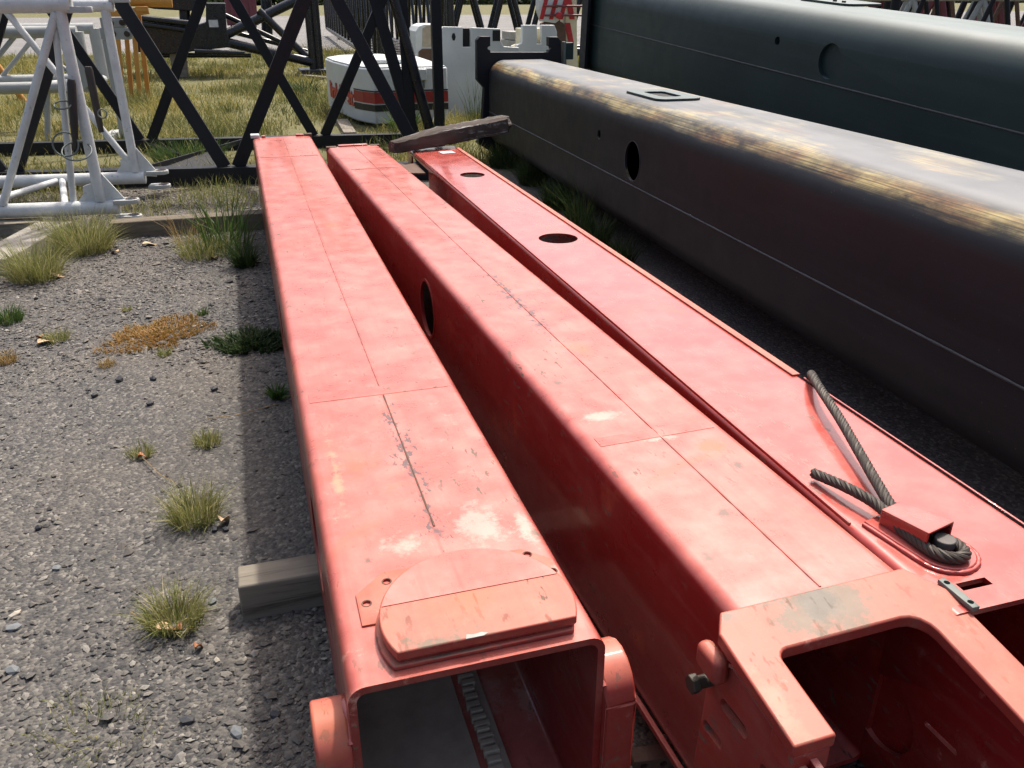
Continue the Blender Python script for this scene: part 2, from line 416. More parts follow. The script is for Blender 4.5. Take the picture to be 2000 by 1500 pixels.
M['sleeper'] = wood('sleeper_shade_wood', (0.20, 0.165, 0.12), (0.11, 0.092, 0.07), (0.05, 0.042, 0.035), 0)  # wood darkened all over to stand for the shade on its front
M['oaky'] = wood('weathered_timber_lengthways', (0.38, 0.35, 0.30), (0.27, 0.245, 0.205), (0.10, 0.085, 0.07), 1)
M['darkwood'] = wood('rotting_plank', (0.085, 0.066, 0.055), (0.045, 0.034, 0.028), (0.36, 0.35, 0.34), 0, 0.56)
M['concrete'] = plain('pale_concrete', (0.42, 0.40, 0.36), 0.9)
M['wine'] = plain('dull_wine_red', (0.16, 0.035, 0.045), 0.5)
M['stone'] = stone_mat('crushed_stone', [(0.0, (0.028, 0.029, 0.033)), (0.3, (0.065, 0.065, 0.066)), (0.62, (0.112, 0.105, 0.096)), (0.86, (0.18, 0.166, 0.145)), (0.96, (0.28, 0.262, 0.235)), (1.0, (0.36, 0.33, 0.29))])
M['rockdark'] = plain('dark_rock', (0.035, 0.036, 0.042), 0.7)
M['rockgrey'] = plain('blue_grey_rock', (0.16, 0.17, 0.175), 0.8)
M['rockpale'] = plain('pale_rock', (0.42, 0.37, 0.30), 0.85)
M['leaf_brown'] = plain('dry_leaf_brown', (0.34, 0.13, 0.05), 0.7)
M['leaf_tan'] = plain('dry_leaf_tan', (0.52, 0.36, 0.22), 0.7)
M['tuft'] = blade_mat('tuft_blades', [(0.0, (0.12, 0.15, 0.04)), (0.45, (0.23, 0.235, 0.07)), (0.8, (0.35, 0.32, 0.13)), (1.0, (0.50, 0.43, 0.23))])
M['green'] = blade_mat('fresh_blades', [(0.0, (0.035, 0.075, 0.015)), (0.6, (0.07, 0.125, 0.03)), (1.0, (0.16, 0.19, 0.06))])
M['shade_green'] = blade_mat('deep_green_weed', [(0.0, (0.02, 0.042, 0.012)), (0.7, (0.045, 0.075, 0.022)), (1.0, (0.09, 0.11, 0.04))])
M['dry'] = blade_mat('dry_blades', [(0.0, (0.22, 0.14, 0.05)), (0.6, (0.36, 0.24, 0.09)), (1.0, (0.45, 0.34, 0.16))])
M['field'] = blade_mat('field_blades', [(0.0, (0.12, 0.14, 0.035)), (0.35, (0.24, 0.22, 0.055)), (0.7, (0.38, 0.31, 0.09)), (1.0, (0.52, 0.43, 0.18))], patch=[(0.0, (0.05, 0.075, 0.022)), (0.5, (0.11, 0.13, 0.04)), (1.0, (0.27, 0.25, 0.10))])
M['matweed'] = blade_mat('orange_mat_weed', [(0.0, (0.19, 0.14, 0.03)), (0.5, (0.33, 0.18, 0.045)), (1.0, (0.44, 0.25, 0.10))])
M['bush'] = blade_mat('bush_leaves', [(0.0, (0.02, 0.035, 0.014)), (0.6, (0.05, 0.075, 0.025)), (1.0, (0.09, 0.11, 0.04))])

# ------------------------------------------------------------------ ground
def make_ground():
    t = NT('yard_ground')
    w = t.world()
    p = t.sep(w)
    # gravel: soil between, stones as small cells
    soil = t.mix(t.ramp(t.noise(w, 0.9, 7, 0.65), [(0.36, 0.0), (0.66, 1.0)]), (0.085, 0.078, 0.070), (0.165, 0.140, 0.116))
    soil = t.mix(t.ramp(t.noise(w, 55, 5, 0.7), [(0.35, 0.0), (0.65, 1.0)]), soil, (0.06, 0.058, 0.056))
    soil = t.mix(t.ramp(t.noise(w, 0.45, 5, 0.6), [(0.45, 0.0), (0.65, 0.7)]), soil, (0.17, 0.135, 0.10))
    cell = t.voro(w, 85, 'F1', 'Color')
    cd = t.voro(w, 85, 'F1', 'Distance')
    bw = t.n('ShaderNodeRGBToBW'); t.l(cell, bw.inputs[0])
    peb = t.ramp(bw.outputs[0], [(0.2, (0.04, 0.04, 0.042)), (0.5, (0.088, 0.084, 0.08)), (0.75, (0.15, 0.138, 0.12)), (0.9, (0.26, 0.24, 0.21))])
    gr = t.mix(t.ramp(t.noise(w, 0.6, 4), [(0.35, 0.75), (0.65, 0.45)]), soil, peb)
    # dry grass thatch further back
    th = t.mix(t.ramp(t.noise(w, 1.1, 7, 0.7), [(0.3, 0.0), (0.7, 1.0)]), (0.060, 0.075, 0.022), (0.19, 0.165, 0.060))
    th = t.mix(t.ramp(t.noise(w, 30, 5, 0.7), [(0.35, 0.0), (0.65, 0.7)]), th, (0.13, 0.115, 0.06))
    edge = t.math('ADD', p[1], t.math('MULTIPLY', t.math('SUBTRACT', t.noise(w, 0.55, 5, 0.6), 0.5), 4.2))
    m1 = t.ramp(t.math('DIVIDE', edge, 20.0), [(0.405, 0.0), (0.47, 1.0)])
    c = t.mix(m1, gr, th)
    # hard standing beyond the field, then verge
    road = t.mix(t.ramp(t.noise(w, 0.4, 6, 0.6), [(0.3, 0.0), (0.7, 1.0)]), (0.16, 0.155, 0.15), (0.22, 0.21, 0.20))
    edge2 = t.math('ADD', p[1], t.math('MULTIPLY', t.noise(w, 0.12, 4), 6.0))
    m2 = t.ramp(t.math('DIVIDE', edge2, 100.0), [(0.315, 0.0), (0.34, 1.0), (0.80, 1.0), (0.82, 0.0)])
    c = t.mix(m2, c, road)
    h = t.math('MULTIPLY', t.math('SUBTRACT', 0.5, cd), 1.0)
    h = t.math('ADD', h, t.math('MULTIPLY', t.noise(w, 8, 5), 1.2))
    mat = t.done(c, 0.88, t.bump(h, 0.55, 0.012), spec=0.3)
    # one sheet, finer near the yard, with a gentle unevenness that dies out under the steel
    xs = np.concatenate([np.linspace(-400, -12, 12), np.linspace(-10, 14, 97), np.linspace(18, 400, 12)])
    ys = np.concatenate([np.linspace(-60, -4, 6), np.linspace(-3, 30, 133), np.linspace(36, 900, 16)])
    vs = [(x, y, ground_z(x, y)) for y in ys for x in xs]
    n = len(xs)
    fs = [(j*n+i, j*n+i+1, (j+1)*n+i+1, (j+1)*n+i) for j in range(len(ys)-1) for i in range(n-1)]
    b = MB(); b.v = vs; b.f = fs
    tag(b.build('ground', mat, None, smooth=180), kind='structure')

def ground_z(x, y):
    if abs(x) > 40 or y > 60 or y < -20: return 0.0
    a = mnoise.noise(Vector((x * 0.9, y * 0.9, 0.0))) * 0.010 + mnoise.noise(Vector((x * 2.7, y * 2.7, 3.0))) * 0.005
    return min(a, 0.008)
make_ground()

# crushed stone: far too many to count
def make_gravel():
    base = []
    for k in range(5):
        rr = np.random.default_rng(50 + k)
        ph = (1 + 5 ** .5) / 2
        v = np.array([(0,0,1),(0.95,0,0.25),(0.3,0.9,0.3),(-0.8,0.55,0.2),(-0.8,-0.55,0.3),(0.3,-0.9,0.2),(0.1,0.05,-0.9)], float)
        v *= rr.uniform(0.72, 1.18, (7, 1)); v += rr.normal(0, 0.08, (7, 3))
        base.append(v)
    tri = np.array([(0,1,2),(0,2,3),(0,3,4),(0,4,5),(0,5,1),(6,2,1),(6,3,2),(6,4,3),(6,5,4),(6,1,5)])
    N = 90000
    # positions: denser close to where one stands, none inside the grass field
    y = 0.9 + RNG.random(N * 2) ** 1.7 * 8.4
    x = -3.6 + RNG.random(N * 2) * 6.4
    keep = (x > -0.50 * y - 1.2) & (x < 0.85 + 0 * y)
    # thin patches of bare soil
    dens = np.array([mnoise.noise(Vector((a * 0.8 + 5, b * 0.8, 1.3))) for a, b in zip(x, y)])
    keep &= RNG.random(N * 2) < np.clip(0.62 + dens * 1.1, 0.10, 1.0)
    x, y = x[keep][:N], y[keep][:N]
    n = len(x)
    s = 0.0030 + 0.0085 * RNG.random(n) ** 2.8
    big = RNG.random(n) < 0.035; s[big] *= RNG.uniform(1.4, 2.1, big.sum())
    s *= 1 + 0.05 * y
    z = np.array([ground_z(a, b) for a, b in zip(x, y)])
    kind = RNG.integers(0, 5, n)
    V = np.empty((n, 7, 3))
    ang = RNG.random(n) * 6.283; ca, sa = np.cos(ang), np.sin(ang)
    for k in range(5):
        V[kind == k] = base[k]
    V *= np.stack([s * RNG.uniform(0.8, 1.5, n), s * RNG.uniform(0.8, 1.2, n), s * RNG.uniform(0.38, 0.75, n)], 1)[:, None, :]
    tx = RNG.normal(0, 0.22, n)
    V[:, :, 2] += V[:, :, 0] * tx[:, None]
    X = V[:, :, 0] * ca[:, None] - V[:, :, 1] * sa[:, None]; Y = V[:, :, 0] * sa[:, None] + V[:, :, 1] * ca[:, None]
    V[:, :, 0] = X + x[:, None]; V[:, :, 1] = Y + y[:, None]; V[:, :, 2] += (z + s * 0.18)[:, None]
    Fc = (tri[None] + (np.arange(n) * 7)[:, None, None]).reshape(-1, 3)
    np_mesh('gravel', V.reshape(-1, 3), Fc, M['stone'], 'loose crushed grey stone covering the yard', 'gravel')

def np_mesh(name, V, Fc, mat, label=None, cat=None, kind='stuff', parent=None):
    me = bpy.data.meshes.new(name)
    k = Fc.shape[1]
    me.vertices.add(len(V)); me.vertices.foreach_set('co', np.ascontiguousarray(V, np.float32).ravel())
    me.loops.add(Fc.size); me.loops.foreach_set('vertex_index', np.ascontiguousarray(Fc, np.int32).ravel())
    me.polygons.add(len(Fc)); me.polygons.foreach_set('loop_start', np.arange(0, Fc.size, k, dtype=np.int32))
    me.update(calc_edges=True); me.validate()
    me.shade_flat()
    me.materials.append(mat)
    o = bpy.data.objects.new(name, me); COL.objects.link(o)
    if parent: o.parent = parent
    return tag(o, label, cat, None, kind)
make_gravel()

def blades(x, y, h, w, lean, rng, z=None, heading=None):
    """curved tapering blades as triangles/quads -> (V, F triangles)"""
    n = len(x)
    a = rng.random(n) * 6.283 if heading is None else heading; d = np.stack([np.cos(a), np.sin(a)], 1)
    f = rng.random(n) * 6.283; s = np.stack([np.cos(f), np.sin(f)], 1) * (w / 2)[:, None]
    z0 = np.zeros(n) if z is None else z
    V = np.zeros((n, 5, 3))
    mid = d * (lean * 0.35 * h)[:, None]; top = d * (lean * h)[:, None]
    hz = np.sqrt(np.clip(1 - np.minimum(lean, 0.95) ** 2, 0.08, 1)) * h
    P = np.stack([x, y], 1)
    V[:, 0, :2] = P - s; V[:, 1, :2] = P + s
    V[:, 2, :2] = P + mid + s * 0.8; V[:, 3, :2] = P + mid - s * 0.8
    V[:, 4, :2] = P + top
    V[:, 0, 2] = V[:, 1, 2] = z0 - 0.012
    V[:, 2, 2] = V[:, 3, 2] = z0 + hz * 0.58
    V[:, 4, 2] = z0 + hz
    T = np.array([(0, 1, 2), (0, 2, 3), (3, 2, 4)])
    return V, (T[None] + (np.arange(n) * 5)[:, None, None]).reshape(-1, 3)

# the rough field behind the yard
def make_field():
    rng = np.random.default_rng(3)
    n = 330000
    y = 8.7 + rng.random(n) ** 1.5 * 20.0
    x = -9.0 + rng.random(n) * 23.0
    k = (x > -0.42 * y - 0.5) & (x < 0.75 * y + 1)
    x, y = x[k], y[k]
    d = np.array([mnoise.noise(Vector((a * 0.7, b * 0.55, 8.0))) + 0.5 * mnoise.noise(Vector((a * 2.2, b * 2.0, 2.0))) for a, b in zip(x, y)])
    k = rng.random(len(x)) < np.clip(0.58 + d * 1.1, 0.06, 1)
    k &= ~((y < 11.2) & (rng.random(len(x)) > 0.50))
    x, y, d = x[k], y[k], d[k]
    m = len(x)
    h = (0.05 + 0.17 * rng.random(m) ** 1.8) * np.clip(1.0 + d * 1.3, 0.45, 2.0)
    V, Fc = blades(x, y, h, 0.004 + 0.004 * rng.random(m) + 0.0003 * y, 0.25 + 0.70 * rng.random(m), rng)
    np_mesh('field_grass', V.reshape(-1, 3), Fc, M['field'], 'tall yellow green dry grass field behind the black lattice', 'grass')
    # sparse thin grass on the gravel round the white frame
    n = 17000
    x = -4.2 + rng.random(n) * 5.0; y = 6.9 + rng.random(n) * 2.4
    d = np.array([mnoise.noise(Vector((a * 1.6, b * 1.6, 5.0))) for a, b in zip(x, y)])
    k = rng.random(n) < np.clip(0.25 + d * 1.4, 0.0, 1)
    x, y = x[k], y[k]; m = len(x)
    V, Fc = blades(x, y, 0.04 + 0.13 * rng.random(m) ** 1.5, 0.004 + 0.004 * rng.random(m), 0.2 + 0.7 * rng.random(m), rng)
    np_mesh('thin_grass', V.reshape(-1, 3), Fc, M['tuft'], 'thin straggling grass on the gravel round the white frame', 'grass')
make_field()

def tuft(name, px, py, rad, h, n, mat, label, cat='grass', lean=(0.2, 0.97), w=0.0030, group=None, z=0.0, flat=False, loc=None):
    p = loc or onZ(px, py, z)
    rng = np.random.default_rng(int(px * 7 + py))
    a = rng.random(n) * 6.283
    wob = 1 + 0.22 * np.sin(2 * a + px) + 0.16 * np.sin(5 * a + py) + 0.10 * np.sin(9 * a) if flat else 1.0
    r = rad * rng.random(n) ** (0.5 if not flat else 0.62) * (0.45 if not flat else 1.0) * wob
    V, Fc = blades(r * np.cos(a), r * np.sin(a), h * (0.35 + 0.65 * rng.random(n)), w * (0.7 + 0.7 * rng.random(n)),
                   lean[0] + (lean[1] - lean[0]) * rng.random(n) ** 0.8, rng, None, a + rng.normal(0, 0.7, n))
    o = np_mesh(name, V.reshape(-1, 3), Fc, mat, label, cat, None)
    o.location = (p.x, p.y, ground_z(p.x, p.y))
    if group: o['group'] = group
    return o

# ------------------------------------------------------------------ red boom section nearest the gravel
def weld_line(name, parent, pts, r, mat, seed=0):
    rng = random.Random(seed)
    out = []; rs = []
    for (a, b) in zip(pts[:-1], pts[1:]):
        a, b = Vector(a), Vector(b); k = max(2, int((b - a).length / 0.02))
        for i in range(k):
            out.append(a.lerp(b, i / k)); rs.append(r * rng.uniform(0.8, 1.2))
    out.append(Vector(pts[-1])); rs.append(r)
    return MB().path(out, rs, 6).build(name, mat, parent, smooth=60)

def section_one():
    W, L, H = 0.455, 6.10, 0.50
    t = thing('boom_section', (0.047, 1.08, 0.12), 0, 'faded red boom section beside the open gravel, half-round pad on its top', 'boom section')
    body = MB().ring(rrect(0, W, 0, H, 0.030), rrect(0.014, W - 0.014, 0.014, H - 0.014, 0.018), 'y', 0, L).build('body', M['red1'], t, smooth=32)
    cut(body, [MB().prism(disc(2.33, 0.275, 0.118), 'x', -0.05, 0.1), MB().prism(disc(0.78, 0.26, 0.125), 'x', -0.05, 0.1), MB().prism(disc(4.15, 0.275, 0.11), 'x', -0.05, 0.1)])
    # length seam: two butted plates, bead proud by a few millimetres, scuffed in the middle
    weld_line('weld_seam', t, [(0.235, 1.16, H - 0.0012), (0.228, 2.6, H - 0.0012), (0.232, L - 0.02, H - 0.0012)], 0.0036, M['red1'], 1)
    weld_line('weld_seam', t, [(0.236, 0.42, H - 0.001), (0.236, 1.10, H - 0.001)], 0.0028, M['rust'], 2)
    MB().prism([(0.032, H), (0.032, H + 0.0012), (W - 0.032, H + 0.0012), (W - 0.032, H)], 'y', 1.105, 1.165).build('cross_strap', M['strap'], t, smooth=0, bevel=0.002)
    MB().prism([(0.032, H), (0.032, H + 0.002), (W - 0.032, H + 0.002), (W - 0.032, H)], 'y', 5.15, 5.18).build('cross_strap', M['red1'], t, smooth=0, bevel=0.001)
    # mounting plate with clipped corners and four screw holes
    zt = H + 0.0045
    pl = MB().prism([(0.045, 0.145), (0.045, 0.235), (0.105, 0.290), (0.385, 0.285), (0.437, 0.235), (0.437, 0.135)], 'z', H - 0.004, zt).build('mounting_plate', M['orange_red'], t, smooth=0, bevel=0.002)
    hs = [(0.108, 0.258), (0.062, 0.204), (0.424, 0.196), (0.393, 0.262)]
    cut(pl, [MB().prism(disc(x, y, 0.0075, 16), 'z', H - 0.003, H + 0.05) for x, y in hs])
    for x, y in hs:
        MB().ring(disc(x, y, 0.0100, 20), disc(x, y, 0.0078, 20), 'z', zt - 0.001, zt + 0.0006).build('hole_rim', M['rust'], t)
        MB().prism(disc(x, y, 0.0074, 16), 'z', H - 0.0035, H - 0.0028).build('hole_floor_shade', M['void'], t)  # near-black disc, darkness of the screw opening put in as colour
    # the half-round pad: two stacked layers, straight front edge
    def seg(cx, cy, r, y_cut, n=40):
        a0 = math.asin((y_cut - cy) / r)
        return [(cx + r * math.cos(a0 + (math.pi - 2 * a0) * k / n), cy + r * math.sin(a0 + (math.pi - 2 * a0) * k / n)) for k in range(n + 1)]
    cx, cy, r = 0.248, 0.098, 0.176
    pad = MB().prism(seg(cx, cy, r - 0.004, 0.028), 'z', H + 0.001, H + 0.017).build('pad_layer', M['red1'], t, smooth=30, bevel=0.0025)
    up = MB().prism(seg(cx, cy, r, 0.022), 'z', H + 0.019, H + 0.037).build('pad_layer', M['orange_red'], t, smooth=30, bevel=0.003)
    # rear half of the pad top: old bleached paint with a sharp edge where a strip was clamped
    MB().prism(seg(cx, cy, r - 0.004, 0.145, 30), 'z', H + 0.0372, H + 0.0384).build('bleached_coat', M['red1'], up, smooth=0)
    MB().prism([(x + 0.006, y) for x, y in seg(cx - 0.012, cy, r + 0.002, 0.020)], 'z', H + 0.0005, H + 0.010).build('pad_layer', M['orange_red'], t, smooth=30, bevel=0.003)
    MB().prism([(0.206, 0.0215), (0.238, 0.0215), (0.246, 0.026), (0.236, 0.031), (0.222, 0.029), (0.21, 0.032)], 'z', H + 0.0365, H + 0.0377).build('bare_patch', M['concrete'], up, smooth=0)
    # rolled ears either side of the open end
    def ear(x0, x1):
        prof = [(-0.015, -0.02), (-0.015, 0.34)]
        for k in range(9):
            a = R(180 - 90 * k / 8 * 2); prof.append((0.058 + 0.073 * math.cos(a), 0.34 + 0.073 * math.sin(a)))
        prof += [(0.131, 0.31), (0.085, 0.24), (0.07, 0.17), (0.07, -0.02)]
        b = MB().prism(prof, 'x', x0, x1)
        return b.build('end_ear', M['orange_red'], t, smooth=50, bevel=0.006, seg=3)
    ear(-0.062, -0.0005); ear(W + 0.0005, W + 0.062)
    weld_line('weld_fillet', t, [(-0.002, 0.128, 0.30), (-0.002, 0.125, 0.37), (-0.002, 0.06, 0.417), (-0.002, 0.0, 0.38)], 0.006, M['red1'], 6)
    weld_line('weld_fillet', t, [(W + 0.002, 0.128, 0.30), (W + 0.002, 0.125, 0.37), (W + 0.002, 0.06, 0.417), (W + 0.002, 0.0, 0.38)], 0.006, M['red1'], 7)
    # inside: caked floor plate and the toothed bead of dirt along it
    MB().box((0.016, 0.02, 0.0145), (0.27, 5.8, 0.024)).build('floor_plate', M['inside'], t, bevel=0.002)
    b = MB()
    rng = random.Random(4)
    y = 0.03
    while y < 2.2:
        w = rng.uniform(0.016, 0.026)
        b.box((0.285 + rng.uniform(-.003, .003), y, 0.0142), (0.318 + rng.uniform(-.004, .004), y + w * 0.62, 0.030 + rng.uniform(0, .006)))
        y += w
    b.box((0.288, 0.03, 0.0141), (0.335, 2.2, 0.022))
    b.build('toothed_strip', M['rack'], t, smooth=0, bevel=0.002)
    # far end: keeper tabs
    MB().box((-0.012, L - 0.04, H + 0.001), (0.055, L + 0.05, H + 0.026)).build('end_tab', M['white'], t, bevel=0.003)
    MB().box((0.07, L - 0.02, H - 0.02), (0.10, L + 0.03, H + 0.014)).build('end_tab', M['red1'], t, bevel=0.003)
    MB().box((W - 0.12, L - 0.02, H - 0.02), (W - 0.06, L + 0.03, H + 0.014)).build('end_tab', M['red1'], t, bevel=0.003)
    MB().box((W - 0.055, L - 0.02, H - 0.02), (W + 0.004, L + 0.03, H + 0.016)).build('end_tab', M['rust'], t, bevel=0.003)
section_one()

# ------------------------------------------------------------------ red boom section in the middle
def section_two():
    W, L, H = 0.395, 5.5, 0.50
    yaw = math.atan2(0.757 - 0.575, 5.4)
    t = thing('boom_section', (0.742, 1.06, 0.12), yaw, 'middle red boom section with a forked top plate at its open end', 'boom section')
    body = MB().ring(rrect(0, W, 0, H, 0.034), rrect(0.012, W - 0.012, 0.012, H - 0.012, 0.022), 'y', 0, L).build('body', M['red2'], t, smooth=32)
    cut(body, [MB().prism(disc(2.38, 0.29, 0.120), 'x', -0.05, 0.1)])
    MB().ring(disc(2.38, 0.29, 0.132, 32), disc(2.38, 0.29, 0.1205, 32), 'x', -0.0025, 0.004).build('hole_rim', M['orange_red'], t)
    weld_line('weld_seam', t, [(0.205, 0.02, H - 0.001), (0.200, 2.0, H - 0.001), (0.205, L - 0.02, H - 0.001)], 0.0034, M['red2'], 11)
    weld_line('weld_seam', t, [(0.200, 1.35, H - 0.001), (0.202, 2.15, H - 0.001)], 0.0024, M['rust'], 12)
    MB().prism([(0.036, H), (0.036, H + 0.0012), (W - 0.036, H + 0.0012), (W - 0.036, H)], 'y', 0.66, 0.705).build('cross_strap', M['strap'], t, smooth=0, bevel=0.002)
    MB().prism([(0.036, H), (0.036, H + 0.002), (W - 0.036, H + 0.002), (W - 0.036, H)], 'y', 4.55, 4.575).build('cross_strap', M['red2'], t, smooth=0, bevel=0.001)
    MB().box((-0.014, 0.02, 0.0), (-0.0005, L - 0.1, 0.016)).build('bottom_flange', M['red2'], t, bevel=0.003)
    # forked top plate, dipping slightly towards its tips
    def P3(px, py, z):
        p = onZ(px, py, z); d = Matrix.Rotation(-yaw, 3, 'Z') @ (p - Vector((0.742, 1.06, 0.12)));  return d
    out_l = [(-0.020, 0.012), (-0.048, -0.032), (-0.050, -0.262)]
    inn_l = [(0.030, -0.262), (0.030, -0.115)]
    arc1 = [(0.030 + 0.022 - 0.022 * math.cos(R(a)), -0.115 + 0.022 * math.sin(R(a))) for a in (0, 22, 45, 68, 90)]
    xr = W - 0.052
    arc2 = [(xr - 0.045 + 0.045 * math.sin(R(a)), -0.093 - 0.045 + 0.045 * math.cos(R(a))) for a in (0, 22, 45, 68, 90)]
    out = out_l + inn_l[:1] + arc1 + arc2 + [(xr, -0.50), (W + 0.040, -0.50), (W + 0.040, -0.06), (W - 0.005, 0.012)]
    b = MB()
    n = len(out)
    def zz(y): return H + 0.006 + min(0, y) * 0.16
    b.add([(x, y, zz(y)) for x, y in out] + [(x, y, zz(y) - 0.026) for x, y in out],
          [tuple(range(n)), tuple(range(2 * n - 1, n - 1, -1))] + [(i, i + n, (i + 1) % n + n, (i + 1) % n) for i in range(n)])
    fk = b.build('fork_plate', M['orange_red'], t, smooth=35, bevel=0.004)
    MB().add([(-0.046, -0.260, zz(-0.260) - 0.075), (0.026, -0.260, zz(-0.260) - 0.075), (0.026, -0.20, zz(-0.20) - 0.075), (-0.046, -0.20, zz(-0.20) - 0.075),
              (-0.046, -0.260, zz(-0.260) - 0.027), (0.026, -0.260, zz(-0.260) - 0.027), (0.026, -0.20, zz(-0.20) - 0.027), (-0.046, -0.20, zz(-0.20) - 0.027)],
             [(0,3,2,1),(4,5,6,7),(0,1,5,4),(1,2,6,5),(2,3,7,6),(3,0,4,7)]).build('tip_block', M['orange_red'], fk, bevel=0.004)
    # side cheek under the left arm: slotted plate standing off the side
    ck = MB().prism([(0.005, 0.40), (-0.06, 0.44), (-0.315, 0.405), (-0.33, -0.02), (0.03, -0.02)], 'x', -0.032, -0.016).build('slotted_cheek', M['orange_red'], t, smooth=0, bevel=0.004)
    def slot(y, z, l, h): return [(y - l + h * math.sin(R(a)) * -1 if a < 180 else y + l - h * math.sin(R(a)), z + h * math.cos(R(a))) for a in range(0, 360, 20)]
    cut(ck, [MB().prism(slot(-0.085, 0.345, 0.030, 0.014), 'x', -0.06, 0.0), MB().prism(slot(-0.22, 0.32, 0.034, 0.014), 'x', -0.06, 0.0),
             MB().prism(slot(-0.03, 0.25, 0.022, 0.012), 'x', -0.06, 0.0), MB().prism(slot(-0.16, 0.22, 0.03, 0.012), 'x', -0.06, 0.0)])
    MB().prism([(0.004, 0.0), (0.004, H - 0.03), (-0.30, H - 0.085), (-0.49, 0.36), (-0.49, 0.0)], 'x', -0.012, 0.002).build('side_plate', M['red2'], t, smooth=0, bevel=0.002)
    sp = MB().prism([(0.004, 0.0), (0.004, H - 0.03), (-0.30, H - 0.085), (-0.49, 0.36), (-0.49, 0.0)], 'x', W - 0.014, W + 0.002).build('side_plate', M['red2'], t, smooth=0, bevel=0.002)
    cut(sp, [MB().prism(disc(-0.03, 0.17, 0.085, 32), 'x', W - 0.1, W + 0.1)] + [MB().prism(slot(y, z, 0.035, 0.006), 'x', W - 0.1, W + 0.1) for y, z in ((-0.17, 0.24), (-0.27, 0.22), (-0.20, 0.13), (-0.30, 0.11))])
    MB().box((-0.065, -0.06, 0.40), (-0.0325, 0.012, 0.455)).build('lug_block', M['orange_red'], t, bevel=0.012)
    bo = MB().tube((-0.065, -0.005, 0.365), (-0.0325, -0.005, 0.365), 0.013, 12).build('bolt', M['bolt'], t)
    MB().prism([(-0.005 + 0.019 * math.cos(R(a)), 0.365 + 0.019 * math.sin(R(a))) for a in range(0, 360, 60)], 'x', -0.078, -0.062).build('hex_head', M['bolt'], bo, smooth=0, bevel=0.002)
    # far end lip
    MB().box((0.0, L - 0.03, H - 0.03), (0.075, L + 0.02, H + 0.004)).build('end_tab', M['rust'], t, bevel=0.003)
    MB().box((0.09, L - 0.02, H - 0.01), (W - 0.09, L + 0.03, H + 0.010)).build('end_tab', M['red2'], t, bevel=0.003)
    MB().box((W - 0.07, L - 0.03, H - 0.03), (W, L + 0.01, H + 0.004)).build('end_tab', M['rust'], t, bevel=0.003)
section_two()

# ------------------------------------------------------------------ red section with the rope anchor
def section_three():
    W, L, H = 0.370, 5.45, 0.49
    t = thing('boom_section', (1.136, 0.955, 0.12), 0.0, 'glossy red boom section with round holes in its top and a rope anchor', 'boom section')
    body = MB().ring(rrect(0, W, 0, H, 0.020), rrect(0.012, W - 0.012, 0.012, H - 0.012, 0.012), 'y', 0, L).build('body', M['red3'], t, smooth=32)
    cut(body, [MB().prism(disc(0.205, 4.32, 0.078, 36, 0.085), 'z', H - 0.08, H + 0.05), MB().prism(disc(0.205, 2.715, 0.092, 36, 0.092), 'z', H - 0.08, H + 0.05),
               MB().box((0.075, 0.052, H - 0.05), (0.145, 0.074, H + 0.05)), MB().box((-0.05, L - 0.75, 0.10), (0.05, L - 0.15, H - 0.03))])
    MB().box((0.0005, 0.30, H + 0.0003), (0.007, L - 0.3, H + 0.009)).build('edge_lip', M['red3'], t, bevel=0.002)
    MB().box((W - 0.030, 1.02, H + 0.0003), (W - 0.002, L - 0.1, H + 0.006)).build('edge_lip', M['orange_red'], t, bevel=0.003)
    MB().box((W - 0.006, 0.0, H + 0.0003), (W - 0.0004, 1.0, H + 0.003)).build('edge_lip', M['red3'], t, bevel=0.001)
    # small drilled bracket on edge by the slot
    br = MB().box((0.040, -0.005, H + 0.001), (0.058, 0.085, H + 0.012)).build('drilled_bracket', M['steel'], t, bevel=0.003)
    cut(br, [MB().prism(disc(0.049, 0.01, 0.006, 14), 'z', H + 0.004, H + 0.05), MB().prism(disc(0.049, 0.07, 0.006, 14), 'z', H + 0.004, H + 0.05)])
    # rope anchor: base plate with a half-round end, its weld, and the folded socket
    a = Vector((0.085, 0.270)); 
    ang = R(-24)
    an = bpy.data.objects.new('rope_anchor', None); COL.objects.link(an); an.parent = t
    an.location = (0.108, 0.212, H); an.rotation_euler = (0, 0, R(14))
    # local frame: -y runs to the front loop, +y back towards the rope
    rt = [(0.062 * math.cos(R(k)), -0.055 + 0.062 * math.sin(R(k))) for k in range(180, 361, 12)] + [(0.050, 0.10), (-0.050, 0.10)]
    base = MB().prism(rt, 'z', -0.002, 0.010).build('base_plate', M['red3'], an, smooth=30, bevel=0.003)
    weld_line('weld_bead', base, [(x * 1.06, y * 1.0 - 0.002, 0.003) for x, y in [rt[-1]] + rt[:-1] + [rt[-2]]], 0.0055, M['red3'], 21)
    # folded sheet: a tapering inverted channel open front and back
    def chan(y0, y1, w0, w1, h0, h1, th):
        vs = []
        for y, w, h in ((y0, w0, h0), (y1, w1, h1)):
            vs += [(-w, y, 0.0105), (-w, y, h), (w, y, h), (w, y, 0.0105), (w - th, y, 0.0105), (w - th, y, h - th), (-w + th, y, h - th), (-w + th, y, 0.0105)]
        return MB().add(vs, [tuple(range(7, -1, -1)), tuple(range(8, 16))] + [(i, (i + 1) % 8, 8 + (i + 1) % 8, 8 + i) for i in range(8)])
    chan(-0.040, 0.078, 0.042, 0.032, 0.058, 0.046, 0.006).build('socket_cover', M['red3'], an, smooth=0, bevel=0.003)
    wd = MB().prism(disc(0.0, -0.052, 0.021, 22), 'z', 0.020, 0.038).build('wedge', M['wedge'], an, bevel=0.002)
section_three()

